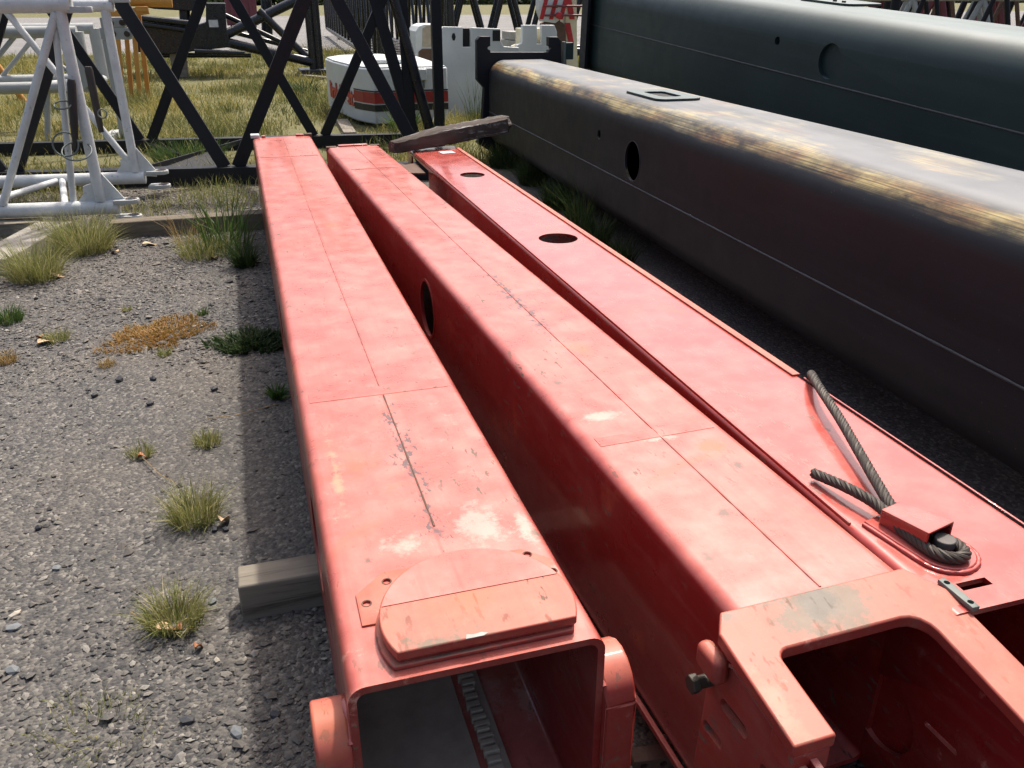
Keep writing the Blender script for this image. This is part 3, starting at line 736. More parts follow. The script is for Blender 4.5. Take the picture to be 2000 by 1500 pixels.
def rope(pts, r, name, label, cat='wire rope'):
    """six strands laid round a core"""
    ps = [Vector(p) for p in pts]
    # smooth the guide points
    fine = []
    m = len(ps)
    for i in range(m - 1):
        p0, p1, p2, p3 = ps[max(i - 1, 0)], ps[i], ps[i + 1], ps[min(i + 2, m - 1)]
        for k in range(10):
            u = k / 10
            fine.append(0.5 * ((2 * p1) + (p2 - p0) * u + (2 * p0 - 5 * p1 + 4 * p2 - p3) * u * u + (3 * p1 - p0 - 3 * p2 + p3) * u ** 3))
    fine.append(ps[-1])
    # resample evenly
    dist = [0.0]
    for a, b in zip(fine[:-1], fine[1:]): dist.append(dist[-1] + (b - a).length)
    n = int(dist[-1] / 0.006)
    ev = []; j = 0
    for i in range(n + 1):
        d = dist[-1] * i / n
        while j < len(fine) - 2 and dist[j + 1] < d: j += 1
        s = (d - dist[j]) / max(1e-9, dist[j + 1] - dist[j]); ev.append(fine[j].lerp(fine[j + 1], s))
    b = MB()
    prev = None; frames = []
    for i, p in enumerate(ev):
        d = (ev[min(i + 1, n)] - ev[max(i - 1, 0)]).normalized()
        if prev is None: prev = d.cross(Vector((0, 0, 1)) if abs(d.z) < 0.9 else Vector((1, 0, 0))).normalized()
        prev = (prev - d * prev.dot(d)).normalized(); frames.append((p, prev.copy(), d.cross(prev)))
    o = thing(name, ev[0], 0, label, cat)
    c = MB().path([p - ev[0] for p in ev], r * 0.62, 8).build('core', M['rope'], o)
    for k in range(6):
        pts2 = []
        for i, (p, u, v) in enumerate(frames):
            a = 2 * math.pi * (k / 6 + i * 0.006 / 0.085); pts2.append(p - ev[0] + (u * math.cos(a) + v * math.sin(a)) * r * 0.62)
        MB().path(pts2, r * 0.40, 7).build('strand', M['rope'], o)
    return o
ZT = 0.61
rope([(1.62, 2.02, 0.42), (1.560, 1.985, 0.575), (1.508, 1.93, 0.632), (1.440, 1.80, 0.655), (1.375, 1.62, 0.655), (1.318, 1.46, 0.645), (1.275, 1.34, 0.638), (1.247, 1.25, 0.634), (1.256, 1.17, 0.632),
      (1.282, 1.115, 0.632), (1.276, 1.080, 0.632), (1.248, 1.072, 0.632), (1.222, 1.092, 0.632), (1.214, 1.14, 0.632), (1.212, 1.20, 0.633), (1.216, 1.27, 0.640), (1.199, 1.35, 0.640), (1.178, 1.445, 0.628)], 0.0128,
     'wire_rope', 'frayed greasy wire rope looped through the red anchor, one end hanging over the edge')

# ------------------------------------------------------------------ timbers that carry the steel
def timber(name, x0, x1, y0, y1, z1, mat, label, rz=0.0, z0=-0.015, parent=None):
    b = MB()
    n = 10
    lx, ly = (x1 - x0), (y1 - y0)
    rng = random.Random(int(x0 * 100 + y0 * 37))
    alongx = lx > ly
    vs = []
    for i in range(n + 1):
        u = i / n - 0.5
        for a, c in ((-1, 0), (1, 0), (1, 1), (-1, 1)):
            e = rng.uniform(-0.003, 0.003)
            q = (u * lx, a * ly / 2 + e) if alongx else (a * lx / 2 + e, u * ly)
            vs.append((q[0], q[1], (z1 + rng.uniform(-0.002, 0.0)) if c else z0))
    fs = [(0, 1, 2, 3), tuple(n * 4 + k for k in (3, 2, 1, 0))]
    for i in range(n):
        for k in range(4):
            k2 = (k + 1) % 4; fs.append((i*4+k, i*4+k2, i*4+4+k2, i*4+4+k))
    o = b.add(vs, fs).build(name, mat, None, smooth=30, bevel=0.006)
    o.location = ((x0 + x1) / 2, (y0 + y1) / 2, 0); o.rotation_euler = (0, 0, rz)
    return tag(o, label, 'timber')
timber('timber_block', -0.178, 1.75, 2.09, 2.195, 0.12, M['oak'], 'weathered square timber whose end pokes out below the faded red section')
timber('timber_block', -1.04, 1.75, 6.755, 6.90, 0.12, M['sleeper'], 'long weathered sleeper under the far ends of the red sections')
timber('timber_block', -1.70, -1.44, 6.02, 7.02, 0.105, M['oaky'], 'grey weathered plank beside pale grass tufts, end towards the gravel', rz=R(-14))
timber('timber_block', -2.6, -1.55, 7.0, 7.2, 0.11, M['oak'], 'brown timber lying under the white lattice frame')
timber('timber_block', 2.30, 3.0, 0.35, 0.6, 0.17, M['oak'], 'heavy bearer hidden below the dark grey boom')
timber('timber_block', 2.62, 3.6, 8.6, 8.85, 0.17, M['oak'], 'heavy bearer at the collar end of the dark grey boom')

# ------------------------------------------------------------------ dark grey boom with rolled corners
def boom_profile(W, H, r, rb, n=12):
    pts = []
    for cx, cz, rr, a0 in ((W - r, H - r, r, 0), (r, H - r, r, 90), (rb, rb, rb, 180), (W - rb, rb, rb, 270)):
        for k in range(n):
            t = R(a0 + 90.0 * k / (n - 1)); pts.append((cx + rr * math.cos(t), cz + rr * math.sin(t)))
    return pts
def dark_boom():
    W, H, L = 0.74, 0.85, 9.75
    yaw = -math.atan(0.034)
    Y0 = -0.6
    t = thing('telescopic_boom', (2.19, Y0, 0.17), yaw, 'dark grey rolled boom with worn yellow streaks along its upper corner', 'boom')
    prof = boom_profile(W, H, 0.17, 0.14)
    inn = boom_profile(W, H, 0.17, 0.14); inn = [((x - W/2) * (W - 0.03) / W + W/2, (z - H/2) * (H - 0.03) / H + H/2) for x, z in inn]
    body = MB().ring(prof, inn, 'y', 0, L).build('body', M['blackboom'], t, smooth=32)
    def loc(px, py):      # point of the left face under a pixel, in the boom's own frame
        r = ray(px, py); o = Vector((0, 0, CAM_H)); c = Vector((2.19, Y0, 0.17)); nrm = Vector((math.cos(yaw), math.sin(yaw), 0))
        k = (c - o).dot(nrm) / r.dot(nrm); d = Matrix.Rotation(-yaw, 3, 'Z') @ (o + r * k - c); return d
    h1, h2 = loc(1235, 315), loc(1170, 263)
    cut(body, [MB().prism(disc(h1.y, h1.z, 0.125, 36, 0.125), 'x', -0.1, 0.08), MB().prism(disc(h2.y, h2.z, 0.032, 20), 'x', -0.1, 0.08),
               ])
    MB().ring(disc(h1.y, h1.z, 0.131, 36), disc(h1.y, h1.z, 0.1255, 36), 'x', -0.002, 0.003).build('hole_rim', M['weld_dark'], t)
    zs = loc(1500, 500).z
    weld_line('weld_seam', t, [(-0.001, 0, zs), (-0.001, L, zs)], 0.006, M['weld_dark'], 31)
    # access plate on the top
    hp = onZ(1293, 188, 0.17 + H); hp = Matrix.Rotation(-yaw, 3, 'Z') @ (hp - Vector((2.19, Y0, 0.17)))
    o1 = rrect(hp.x - 0.16, hp.x + 0.16, hp.y - 0.30, hp.y + 0.30, 0.07); i1 = rrect(hp.x - 0.075, hp.x + 0.075, hp.y - 0.17, hp.y + 0.17, 0.05)
    MB().ring(o1, i1, 'z', H + 0.0005, H + 0.016).build('access_plate', M['greenboom'], t, bevel=0.003)
    MB().prism(i1, 'z', H + 0.0004, H + 0.002).build('opening_shade', M['void'], t)  # flat near-black patch, shade of an opening painted on the uncut top
    return t
dark_boom()
# its black collar: a flat steel plate with two horns, traced where it stands across the boom's end
def collar():
    Yc = 9.17
    px = [(932, 280), (941, 258), (946, 172), (932, 156), (932, 78), (938, 71), (958, 71), (958, 90), (953, 92), (953, 96), (958, 98), (958, 102), (1072, 102), (1072, 98), (1077, 95), (1076, 91), (1072, 90),
          (1072, 72), (1090, 72), (1096, 80), (1097, 128), (1085, 300), (1040, 352), (980, 340)]
    pts = [onY(a, b, Yc) for a, b in px]
    c = Vector((2.9, Yc, 0.0))
    t = thing('boom_collar', c, 0, 'black horned collar plate behind the dark grey boom end', 'collar')
    poly = [(p.x - c.x, max(p.z, 0.005)) for p in pts]
    MB().prism(poly, 'y', 0.0, 0.09).build('plate', M['black'], t, smooth=0, bevel=0.006)
    p = onY(1098, 105, Yc)
    MB().box((p.x - c.x + 0.01, -0.02, p.z - 0.12), (p.x - c.x + 0.035, 0.05, p.z + 0.12)).build('keeper_strip', M['steel'], t, bevel=0.003)
    MB().box((p.x - c.x + 0.04, 0.0, p.z - 0.06), (p.x - c.x + 0.13, 0.07, p.z + 0.11)).build('keeper_block', M['greenboom'], t, bevel=0.006)
collar()

def green_boom():
    W, H, L = 1.02, 1.24, 7.4
    t = thing('telescopic_boom', (4.19 + 0.0436 * 7.4, 3.18, 0.235 + 0.0672 * 3.9 - 0.42), 0, 'large dark green boom with a shallow round recess in its side', 'boom')
    t.rotation_euler = (math.atan(0.0672), 0, math.atan(0.0436))
    prof = boom_profile(W, H, 0.25, 0.34, 14)
    inn = [((x - W/2) * (W - 0.12) / W + W/2, (z - H/2) * (H - 0.12) / H + H/2) for x, z in prof]
    body = MB().ring(prof, inn, 'y', 0, L).build('body', M['greenboom'], t, smooth=32)
    mw = Matrix.Translation(t.location) @ t.rotation_euler.to_matrix().to_4x4()
    inv = mw.inverted()
    def loc(px, py, x=0.0):
        o = inv @ Vector((0, 0, CAM_H)); r = inv.to_3x3() @ ray(px, py); return o + r * ((x - o.x) / r.x)
    a, b = loc(1621, 114), loc(1518, 80)
    zs = 0.5 * (loc(1400, 110).z + loc(1800, 211).z)
    zr = zs + 0.165
    cut(body, [MB().prism(disc(a.y, zr, 0.13, 40), 'x', -0.1, 0.035), MB().prism(disc(b.y, b.z, 0.035, 20), 'x', -0.1, 0.1)])
    weld_line('weld_seam', t, [(-0.001, 0, zs), (-0.001, L, zs)], 0.0075, M['weld_dark'], 41)
    q = loc(1640, 5)
    o = inv @ Vector((0, 0, CAM_H)); r = inv.to_3x3() @ ray(1640, 6); p = o + r * ((H - o.z) / r.z)
    pl = MB().prism(rrect(p.x - 0.2, p.x + 0.2, p.y - 0.35, p.y + 0.35, 0.09), 'z', H + 0.0005, H + 0.02).build('access_plate', M['greenboom'], t, bevel=0.003)
    for dy in (-0.2, -0.08):
        MB().prism(disc(p.x - 0.12, p.y + dy, 0.018, 8), 'z', H + 0.0205, H + 0.034).build('bolt', M['bolt'], pl, smooth=0)
    # end frame and the stand that holds the end up
    fr = MB().ring(rrect(-0.06, W + 0.06, -0.06, H + 0.1, 0.1), rrect(0.02, W - 0.02, 0.02, H - 0.02, 0.12), 'y', L + 0.001, L + 0.07).build('end_frame', M['black'], t, bevel=0.005)
    MB().box((-0.10, L - 0.12, -0.10), (-0.062, L + 0.06, H * 0.95)).build('end_rail', M['black'], t, bevel=0.005)
green_boom()
st = thing('steel_stand', (4.75, 10.2, 0.0), 0, 'black steel trestle under the raised end of the green boom', 'stand')
for x in (-0.45, 0.5):
    MB().box((x - 0.06, -0.06, 0.03), (x + 0.06, 0.06, 0.40)).build('leg', M['black'], st, bevel=0.004)
    MB().box((x - 0.14, -0.3, 0.0), (x + 0.14, 0.3, 0.03)).build('foot', M['black'], st, bevel=0.004)
MB().box((-0.62, -0.09, 0.4005), (0.68, 0.09, 0.50)).build('cross_beam', M['black'], st, bevel=0.004)

# ------------------------------------------------------------------ black lattice lying across the yard
def lattice_black():
    t = thing('lattice_section', (0, 8.75, 0), 0, 'black lattice section of flat bars lying across behind the red sections', 'lattice section')
    o = Vector((0, 8.75, 0))
    def add(name, a, b, w, h, mat=M['black'], up=(0, 1, 0)):
        MB().bar(Vector(a) - o, Vector(b) - o, w, h, up).build(name, mat, t, smooth=0, bevel=0.004)
    zt = 1.86
    # chords are a touch askew to the red sections, as they lie in the photograph
    def near(x, z): return Vector((x, 8.60 - 0.17 * (x + 0.15), z))
    def far(x, z): return Vector((x, 10.55 - 0.13 * (x - 0.8), z))
    add('chord', near(-4.6, 0.085), near(1.75, 0.085), 0.16, 0.15)
    add('chord', far(-4.6, 0.07), far(2.45, 0.07), 0.13, 0.12)
    add('chord', near(-4.6, zt), near(1.75, zt), 0.14, 0.14)
    add('chord', far(-4.6, zt), far(2.45, zt), 0.12, 0.12)
    for x in (-2.13, -0.165):
        s = 0.03
        add('diagonal', near(x - s - 0.03, 0.16), near(x - 0.87, zt), 0.12, 0.05)
        add('diagonal', near(x + s + 0.03, 0.16), near(x + 0.94, zt), 0.12, 0.05)
    add('diagonal', near(1.62, 0.16), near(0.80, zt), 0.115, 0.05)
    add('diagonal', near(-4.10, 0.16), near(-3.14, zt), 0.115, 0.05)
    for x in (-3.05, -1.10, 0.83):
        add('diagonal', far(x - 0.06, 0.13), far(x - 0.90, zt), 0.11, 0.05)
        add('diagonal', far(x + 0.06, 0.13), far(x + 0.96, zt), 0.11, 0.05)
    add('diagonal', far(1.93, 0.13), far(1.50, zt), 0.13, 0.06)
    add('end_post', far(2.24, 0.13), far(2.24, zt), 0.115, 0.09)
    add('end_post', far(1.90, 0.30), far(1.86, zt), 0.12, 0.05)
    MB().tube(far(2.13, 0.13) - o, far(1.72, zt) - o, 0.062, 16).build('end_brace', M['blackgloss'], t)
    for x in (-2.13, -0.165):
        add('cross_tie', near(x, 0.10), far(x - 0.93, 0.08), 0.05, 0.05, M['black'], (0, 0, 1))
    add('cross_tie', near(-0.9, 0.17), far(0.0, 0.10), 0.012, 0.05, M['black'], (0, 0, 1))
lattice_black()

# ------------------------------------------------------------------ white tubular lattice end
def lattice_white():
    c = Vector((-1.1, 7.07, 0))
    t = thing('lattice_section', c, R(-7), 'grey white tubular lattice end with pin lugs, standing on the gravel', 'lattice section')
    D, Z0, Z1 = 1.17, 0.172, 1.585
    def T(name, a, b, r, par=t, n=16, mat=None): return MB().tube(a, b, r, n).build(name, mat or M['white'], par)
    T('chord', (-3.4, 0, Z0), (0.11, 0, Z0), 0.054)
    T('chord', (-3.4, D, Z0), (0.06, D, Z0), 0.054)
    T('chord', (-3.4, 0, Z1), (0.05, 0, Z1), 0.058)
    T('chord', (-3.4, D, Z1 - 0.02), (0.05, D, Z1 - 0.02), 0.05)
    T('post', (-0.01, 0, Z0 + 0.05), (-0.03, 0, Z1 - 0.04), 0.040)
    T('post', (-0.01, D, Z0 + 0.05), (-0.02, D, Z1 - 0.05), 0.037)
    T('diagonal', (-0.055, -0.012, Z1 - 0.05), (-0.70, -0.012, Z0 + 0.045), 0.028)
    T('diagonal', (-0.085, 0.02, Z1 - 0.14), (-0.215, 0.02, Z0 + 0.04), 0.024)
    T('diagonal', (-1.30, 0, Z1 - 0.05), (-0.74, 0, Z0 + 0.045), 0.028)
    T('diagonal', (-0.02, D, Z0 + 0.08), (-0.78, D, Z1 - 0.05), 0.027)
    T('diagonal', (-1.50, D, Z0 + 0.05), (-0.82, D, Z1 - 0.05), 0.027)
    T('diagonal', (-0.28, 0.02, Z0), (-0.62, D - 0.03, Z0), 0.026)
    T('diagonal', (-0.66, D - 0.03, Z0), (-1.05, 0.02, Z0), 0.026)
    for y in (0.0, D):
        g = MB().prism([(0.16, 0.175), (0.16, 0.235), (0.028, 0.43), (0.022, 0.19)], 'y', y - 0.006, y + 0.006).build('gusset', M['white'], t, smooth=0, bevel=0.002)
        MB().prism([(-0.19, 0.20), (-0.045, 0.20), (-0.045, 0.36), (-0.12, 0.335), (-0.125, 0.28)], 'y', y - 0.006, y + 0.006).build('gusset', M['white'], t, smooth=0, bevel=0.002)
        for z in (0.215, 0.092):
            lug = MB().prism([(0.085, y - 0.06), (0.205, y - 0.06)] + [(0.205 + 0.06 * math.cos(R(a)), y + 0.06 * math.sin(R(a))) for a in range(-75, 76, 15)] + [(0.205, y + 0.06), (0.085, y + 0.06)], 'z', z - 0.016, z + 0.016).build('pin_lug', M['white2'], t, smooth=30, bevel=0.004)
            cut(lug, [MB().prism(disc(0.205, y, 0.036, 20), 'z', z - 0.1, z + 0.1)])
            MB().ring(disc(0.205, y, 0.044, 20), disc(0.205, y, 0.0362, 20), 'z', z + 0.0162, z + 0.0185).build('eye_ring', M['rust'], lug)
    for y, z in ((0.0, Z1 - 0.035), (0.0, Z1 + 0.07), (D, Z1 + 0.02)):
        lug = MB().prism([(0.03, y - 0.045), (0.15, y - 0.045), (0.185, y - 0.02), (0.185, y + 0.02), (0.15, y + 0.045), (0.03, y + 0.045)], 'z', z - 0.02, z + 0.02).build('pin_lug', M['white2'], t, smooth=30, bevel=0.005)
        cut(lug, [MB().prism(disc(0.135, y, 0.022, 18), 'z', z - 0.1, z + 0.1)])
lattice_white()

# two greasy connecting pins hung by their keeper wires
def hung_pin(top, bot, r0, r1, label, loops):
    top, bot = Vector(top), Vector(bot)
    t = thing('connecting_pin', bot, 0, label, 'pin')
    d = (bot - top)
    MB().path([top - bot, (top - bot) + d * 0.06, (top - bot) + d * 0.62, Vector((0, 0, 0))], [r0 * 0.8, r0, r0 * 0.92, r1], 16).build('shank', M['pin'], t)
    for c, rr, tilt in loops:
        c = Vector(c) - bot
        n = 28
        pts = [c + Vector((rr * math.cos(2*math.pi*k/n), rr * math.sin(2*math.pi*k/n) * math.sin(tilt), rr * math.sin(2*math.pi*k/n) * math.cos(tilt))) for k in range(n)]
        MB().path(pts, 0.006, 8, closed=True).build('keeper_wire', M['steel'], t)
def A(px, py, Y): return onY(px, py, Y)
hung_pin(A(139, 155, 7.0), A(148, 292, 7.0), 0.030, 0.018, 'tapered brown pin hanging by wire loops against the white lattice post',
         [(A(128, 282, 6.98), 0.085, 0.3), (A(150, 295, 6.98), 0.10, 1.0), (A(122, 205, 6.98), 0.055, 1.15)])
hung_pin(A(172, 130, 7.5), A(198, 258, 7.5), 0.030, 0.020, 'black tapered pin hanging between the two white lattice posts', [(A(200, 222, 7.45), 0.032, 0.2)])

# ------------------------------------------------------------------ generic lattice for the stored sections further back
def lattice(label, p0, p1, w, h, panels, r, mat, z0=0.25, group=None, off=0.5, faces='nfb', rungs=0, thin=0.55, legs=False):
    p0, p1 = Vector((*p0, 0)), Vector((*p1, 0))
    d = p1 - p0; L = d.length
    t = thing('lattice_section', p0, math.atan2(d.y, d.x), label, 'lattice section', group)
    def T(name, a, b, rr): MB().tube(a, b, rr, 10).build(name, mat, t)
    for y in (0, w):
        for z in (z0, z0 + h): T('chord', (0, y, z), (L, y, z), r)
    s = L / panels
    for k in range(panels):
        a, m, b = k * s, (k + off) * s, (k + 1) * s
        for f, y in (('n', 0), ('f', w)):
            if f in faces:
                T('diagonal', (a, y, z0), (m, y, z0 + h), r * thin); T('diagonal', (m, y, z0 + h), (b, y, z0), r * thin)
        if 'b' in faces: T('diagonal', (a, 0, z0), (b, w, z0), r * thin)
    for x in (0, L):
        for y in (0, w): T('end_post', (x, y, z0), (x, y, z0 + h), r * 1.1)
        T('end_post', (x, 0, z0), (x, w, z0), r * 0.8)
    for k in range(rungs):
        T('rung', (L * (k + 0.5) / rungs, 0, z0 + 0.02), (L * (k + 0.5) / rungs, w, z0 + 0.02), r * 0.4)
    # low blocks it stands on
    for x in (0.12 * L, 0.85 * L):
        if legs:
            for y in (0, w): T('leg', (x, y, 0.0), (x + 0.12, y, z0), r * 0.5)
            continue
        MB().box((x - 0.1, -0.2, 0.0), (x + 0.1, w + 0.2, z0 - r)).build('skid', M['oak'], t, bevel=0.01)
    return t
lattice('black lattice section running away from the round white counterweight', (2.95, 19.2), (3.9, 40.0), -1.5, 1.9, 16, 0.075, M['blackgloss'], 0.3, rungs=30)
lattice('black lattice section crossing behind the notched white slabs, zigzag bars', (5.2, 22.6), (13.0, 21.0), 1.4, 1.8, 8, 0.10, M['blackgloss'], 0.3, faces='nf', off=0.5, thin=0.7)
lattice('grey tubular lattice section with thin legs behind the black flat-bar lattice', (-5.6, 12.2), (-1.78, 12.0), 1.1, 0.62, 3, 0.07, M['white2'], 0.62, thin=0.4, legs=True)
lattice('tangled dark lattice section stored beyond the green boom', (9.0, 11.0), (15.5, 6.5), 1.3, 1.7, 9, 0.06, M['black'], 0.2)
lattice('rusty lattice section beyond the green boom, behind the dark one', (11.0, 13.0), (18.0, 8.0), 1.3, 1.7, 9, 0.06, M['rust'], 0.2)

lattice('black lattice section at the back of the stored rows beyond the green boom', (9.5, 16.5), (19.0, 10.5), 1.5, 1.9, 13, 0.08, M['blackgloss'], 0.3, thin=0.8)
lattice('wine red lattice section among the stored rows beyond the green boom', (10.2, 15.0), (18.6, 9.4), 0.6, 1.5, 11, 0.07, M['wine'], 0.3, thin=0.8)
lattice('dull white lattice section among the stored rows beyond the green boom', (8.6, 12.4), (15.0, 8.2), 0.5, 1.35, 8, 0.05, M['white2'], 0.25, thin=0.8)

# grey lattice legs and clevis straps with bolts
def clevis():
    c = onY(230, 45, 11.9); c.z = 0
    t = thing('clevis_link', c, R(-5), 'white steel clevis straps with round bolts in front of the orange lattice legs', 'clevis')
    for (xa, xb, yy, w) in ((197, 252, 44, 16), (197, 264, 66, 18)):
        a, b = onY(xa, yy, 11.9) - c, onY(xb, yy, 11.9) - c
        h = w * 12.2 / 1660 / 2
        pl = MB().prism([(a.x, a.z - h), (b.x - 0.05, a.z - h), (b.x, a.z), (b.x - 0.05, a.z + h), (a.x, a.z + h)], 'y', -0.05, 0.05).build('strap', M['white2'], t, smooth=0, bevel=0.008)
        for f in (0.38, 0.8):
            x = a.x + (b.x - a.x) * f
            MB().prism(disc(x, a.z, 0.034, 16), 'y', -0.085, -0.0505).build('bolt', M['bolt'], pl, bevel=0.004)
    a = onY(203, 66, 11.9) - c
    MB().box((a.x - 0.03, -0.04, 0.0), (a.x + 0.04, 0.04, a.z - 0.07)).build('stand_leg', M['white2'], t, bevel=0.006)
    MB().box((a.x - 0.18, -0.25, 0.0), (a.x - 0.055, 0.25, 0.08)).build('foot', M['white2'], t, bevel=0.006)
clevis()

def orange_frame():
    Y = 16.5
    c = onY(255, 160, Y); c.z = 0
    t = thing('lattice_section', c, 0, 'orange lattice section standing in tall grass behind the white straps', 'lattice section')
    def pt(px, py, dy=0.0): return onY(px, py, Y + dy) - c
    for i, (a, b, dy) in enumerate(((226, 238, 0), (243, 256, 0.1), (258, 272, 0.0), (270, 289, 0.15))):
        p, q = pt(a, 20, dy), pt(b, 185, dy); q.z = -0.02
        MB().bar(p, q, 0.072, 0.06, (0, 1, 0)).build('leg', M['orange'], t, smooth=0, bevel=0.006)
    MB().bar(pt(228, 110), pt(218, 150), 0.06, 0.05, (0, 1, 0)).build('brace', M['orange'], t, smooth=0, bevel=0.006)
    MB().bar(pt(205, 30), pt(290, 20), 0.16, 0.12).build('cross_bar', M['orange'], t, bevel=0.01)
    MB().tube(pt(243, 0), pt(336, 3), 0.095, 14).build('top_tube', M['orange'], t)
    MB().bar(pt(265, 17, -0.1), pt(289, 17, -0.1), 0.10, 0.08).build('top_block', M['orange'], t, bevel=0.008)
    MB().tube(pt(-20, 108), pt(60, 215), 0.05, 10).build('brace', M['orange'], t)
orange_frame()

# ------------------------------------------------------------------ glossy black boom butt with its spread struts
def boom_butt():
    Y = 20.5
    c = onY(400, 130, Y); c.z = 0
    t = thing('boom_butt', c, 0, 'glossy black boom butt with a paper label and spread tubular struts', 'boom butt')
    def pt(px, py, dy=0.0): return onY(px, py, Y + dy) - c
    body = [(262, 40), (375, 52), (402, 44), (402, 6), (440, 6), (443, 60), (452, 92), (400, 98), (330, 106), (268, 102)]
    MB().prism([(pt(*p).x, pt(*p).z) for p in body], 'y', 0, 0.9).build('body', M['blackgloss'], t, smooth=0, bevel=0.02)
    a, b = pt(407, 39), pt(427, 53)
    MB().box((a.x, -0.012, b.z), (b.x, -0.002, a.z)).build('paper_label', M['paper'], t, smooth=0)
    top = [(255, -10), (400, -14), (400, 8), (372, 22), (300, 18), (255, 8)]
    MB().prism([(pt(*p).x, pt(*p).z) for p in top], 'y', 0.2, 1.1).build('upper_box', M['blackgloss'], t, smooth=0, bevel=0.02)
    for (x0, y0, x1, y1, r, d0, d1) in ((440, 68, 610, -14, 0.10, 0.1, 0.4), (440, 82, 612, 122, 0.10, 0.1, 0.0), (440, 30, 612, 112, 0.055, 0.5, 0.3), (505, 20, 606, 118, 0.08, 0.2, 0.1), (452, 62, 600, 100, 0.05, 0.5, 0.6),
                                         (265, 34, 375, 46, 0.06, -0.1, -0.1), (270, 46, 372, 60, 0.05, -0.12, -0.1), (360, 10, 362, 55, 0.11, 0.4, 0.4), (300, 108, 490, 108, 0.05, 0.2, 0.2), (380, 100, 478, 104, 0.05, -0.2, -0.2), (520, 0, 522, 70, 0.12, 0.9, 0.9)):
        MB().tube(pt(x0, y0, d0), pt(x1, y1, d1), r, 12).build('strut', M['blackgloss'], t)
    for x in (600, 612):
        p, q = pt(x, -10), pt(x, 128)
        MB().tube(p, (p.x, p.y, 0.02), 0.095, 12).build('end_post', M['blackgloss'], t)
    p = pt(606, 128)
    MB().box((p.x - 0.25, -0.3, 0.0), (p.x + 0.7, 0.4, 0.14)).build('skid', M['blackgloss'], t, bevel=0.02)
    MB().box((pt(330, 105).x, 0.1, 0.0), (pt(360, 105).x, 0.8, pt(330, 104).z)).build('skid', M['oak'], t, bevel=0.02)
boom_butt()

# ------------------------------------------------------------------ round counterweight with the painted band
def counterweight():
    c = Vector((1.95, 12.7, 0.0))
    t = thing('counterweight', c, 0, 'round-backed white counterweight with red and black stripes and red lettering', 'counterweight')
    out = [(2.70, 11.88), (2.70, 13.9), (2.2, 14.7), (1.55, 14.55), (1.30, 14.10), (1.335, 13.45), (1.492, 12.36), (1.58, 12.10), (1.70, 11.88)]
    loc = [(x - c.x, y - c.y) for x, y in out]
    MB().prism(loc, 'z', 0.05, 0.755).build('body', M['cwhite'], t, smooth=35, bevel=0.02)
    cap = MB().prism([(x * 0.97, y * 0.97) for x, y in loc], 'z', 0.756, 0.775).build('top_rim', M['cwhite'], t, smooth=35, bevel=0.01)
    MB().box((-0.20, -0.35, 0.7755), (0.25, 0.1, 0.84)).build('top_block', M['cwhite'], t, bevel=0.03)
    # the band runs along the front and round the corner
    face = loc[6:] + [loc[0]]          # along the curved side, the corner, then the front face
    def band(z0, z1, mat, name, e, frm=0):
        b = MB()
        pts = face[frm:]
        n = len(pts)
        nm = []
        for i in range(n):
            a, q = Vector(pts[max(i - 1, 0)]), Vector(pts[min(i + 1, n - 1)]); d = (q - a).normalized(); nm.append(Vector((d.y, -d.x)))
        vs = []
        for p, m in zip(pts, nm):
            vs += [(p[0] + m.x * e, p[1] + m.y * e, z0), (p[0] + m.x * e, p[1] + m.y * e, z1), (p[0] - m.x * 0.03, p[1] - m.y * 0.03, z1), (p[0] - m.x * 0.03, p[1] - m.y * 0.03, z0)]
        fs = [(i*4+k, i*4+(k+1) % 4, i*4+4+(k+1) % 4, i*4+4+k) for i in range(n - 1) for k in range(4)] + [(0, 1, 2, 3), tuple((n-1)*4+k for k in (3, 2, 1, 0))]
        b.add(vs, fs).build(name, mat, t, smooth=0)
    band(0.315, 0.455, M['stripe_red'], 'red_stripe', 0.006)
    band(0.462, 0.478, M['stripe_black'], 'black_stripe', 0.006)
    band(0.215, 0.298, M['stripe_black'], 'black_stripe', 0.006)
    # lettering on the curved side, left of the stripes
    cu = bpy.data.curves.new('lettering', 'FONT'); cu.body = 'linkbelt'; cu.size = 0.34; cu.extrude = 0.003; cu.offset = 0.010; cu.space_character = 0.95
    tmp = bpy.data.objects.new('lettering_tmp', cu); COL.objects.link(tmp)
    bpy.context.view_layer.update()
    me = bpy.data.meshes.new_from_object(tmp.evaluated_get(bpy.context.evaluated_depsgraph_get()))
    bpy.data.objects.remove(tmp)
    o = bpy.data.objects.new('lettering', me); COL.objects.link(o); me.materials.clear(); me.materials.append(M['hazard_red']); o.parent = t
    a, b = Vector((*loc[4], 0)), Vector((*loc[6], 0))
    # bend the flat letters onto the side: run along the outline from far to near
    path = [(Vector(loc[4]) + Vector(loc[5])) / 2, Vector(loc[5]), Vector(loc[6])]
    seg = [(path[1] - path[0]).length, (path[2] - path[1]).length]; tot = sum(seg)
    xs = [v.co.x for v in me.vertices]; x0, x1 = min(xs), max(xs)
    for v in me.vertices:
        s = (v.co.x - x0) / (x1 - x0) * tot * 1.0
        k = 0 if s <= seg[0] else 1
        d = (path[k + 1] - path[k]).normalized(); p = path[k] + d * (s - (0 if k == 0 else seg[0])); nrm = Vector((d.y, -d.x))
        v.co = Vector((p.x + nrm.x * (0.010 + v.co.z), p.y + nrm.y * (0.010 + v.co.z), 0.245 + v.co.y * 0.92))
    MB().box((0.35, -0.845, 0.50), (0.43, -0.815, 0.60)).build('latch', M['steel'], t, bevel=0.004)
    MB().box((0.34, -0.86, 0.60), (0.46, -0.815, 0.74)).build('lifting_lug', M['cwhite'], t, bevel=0.01)
    for x in (-0.15, 0.55):
        MB().box((x - 0.1, -0.7, 0.0), (x + 0.1, 1.2, 0.049)).build('skid', M['oak'], t, bevel=0.008)
counterweight()

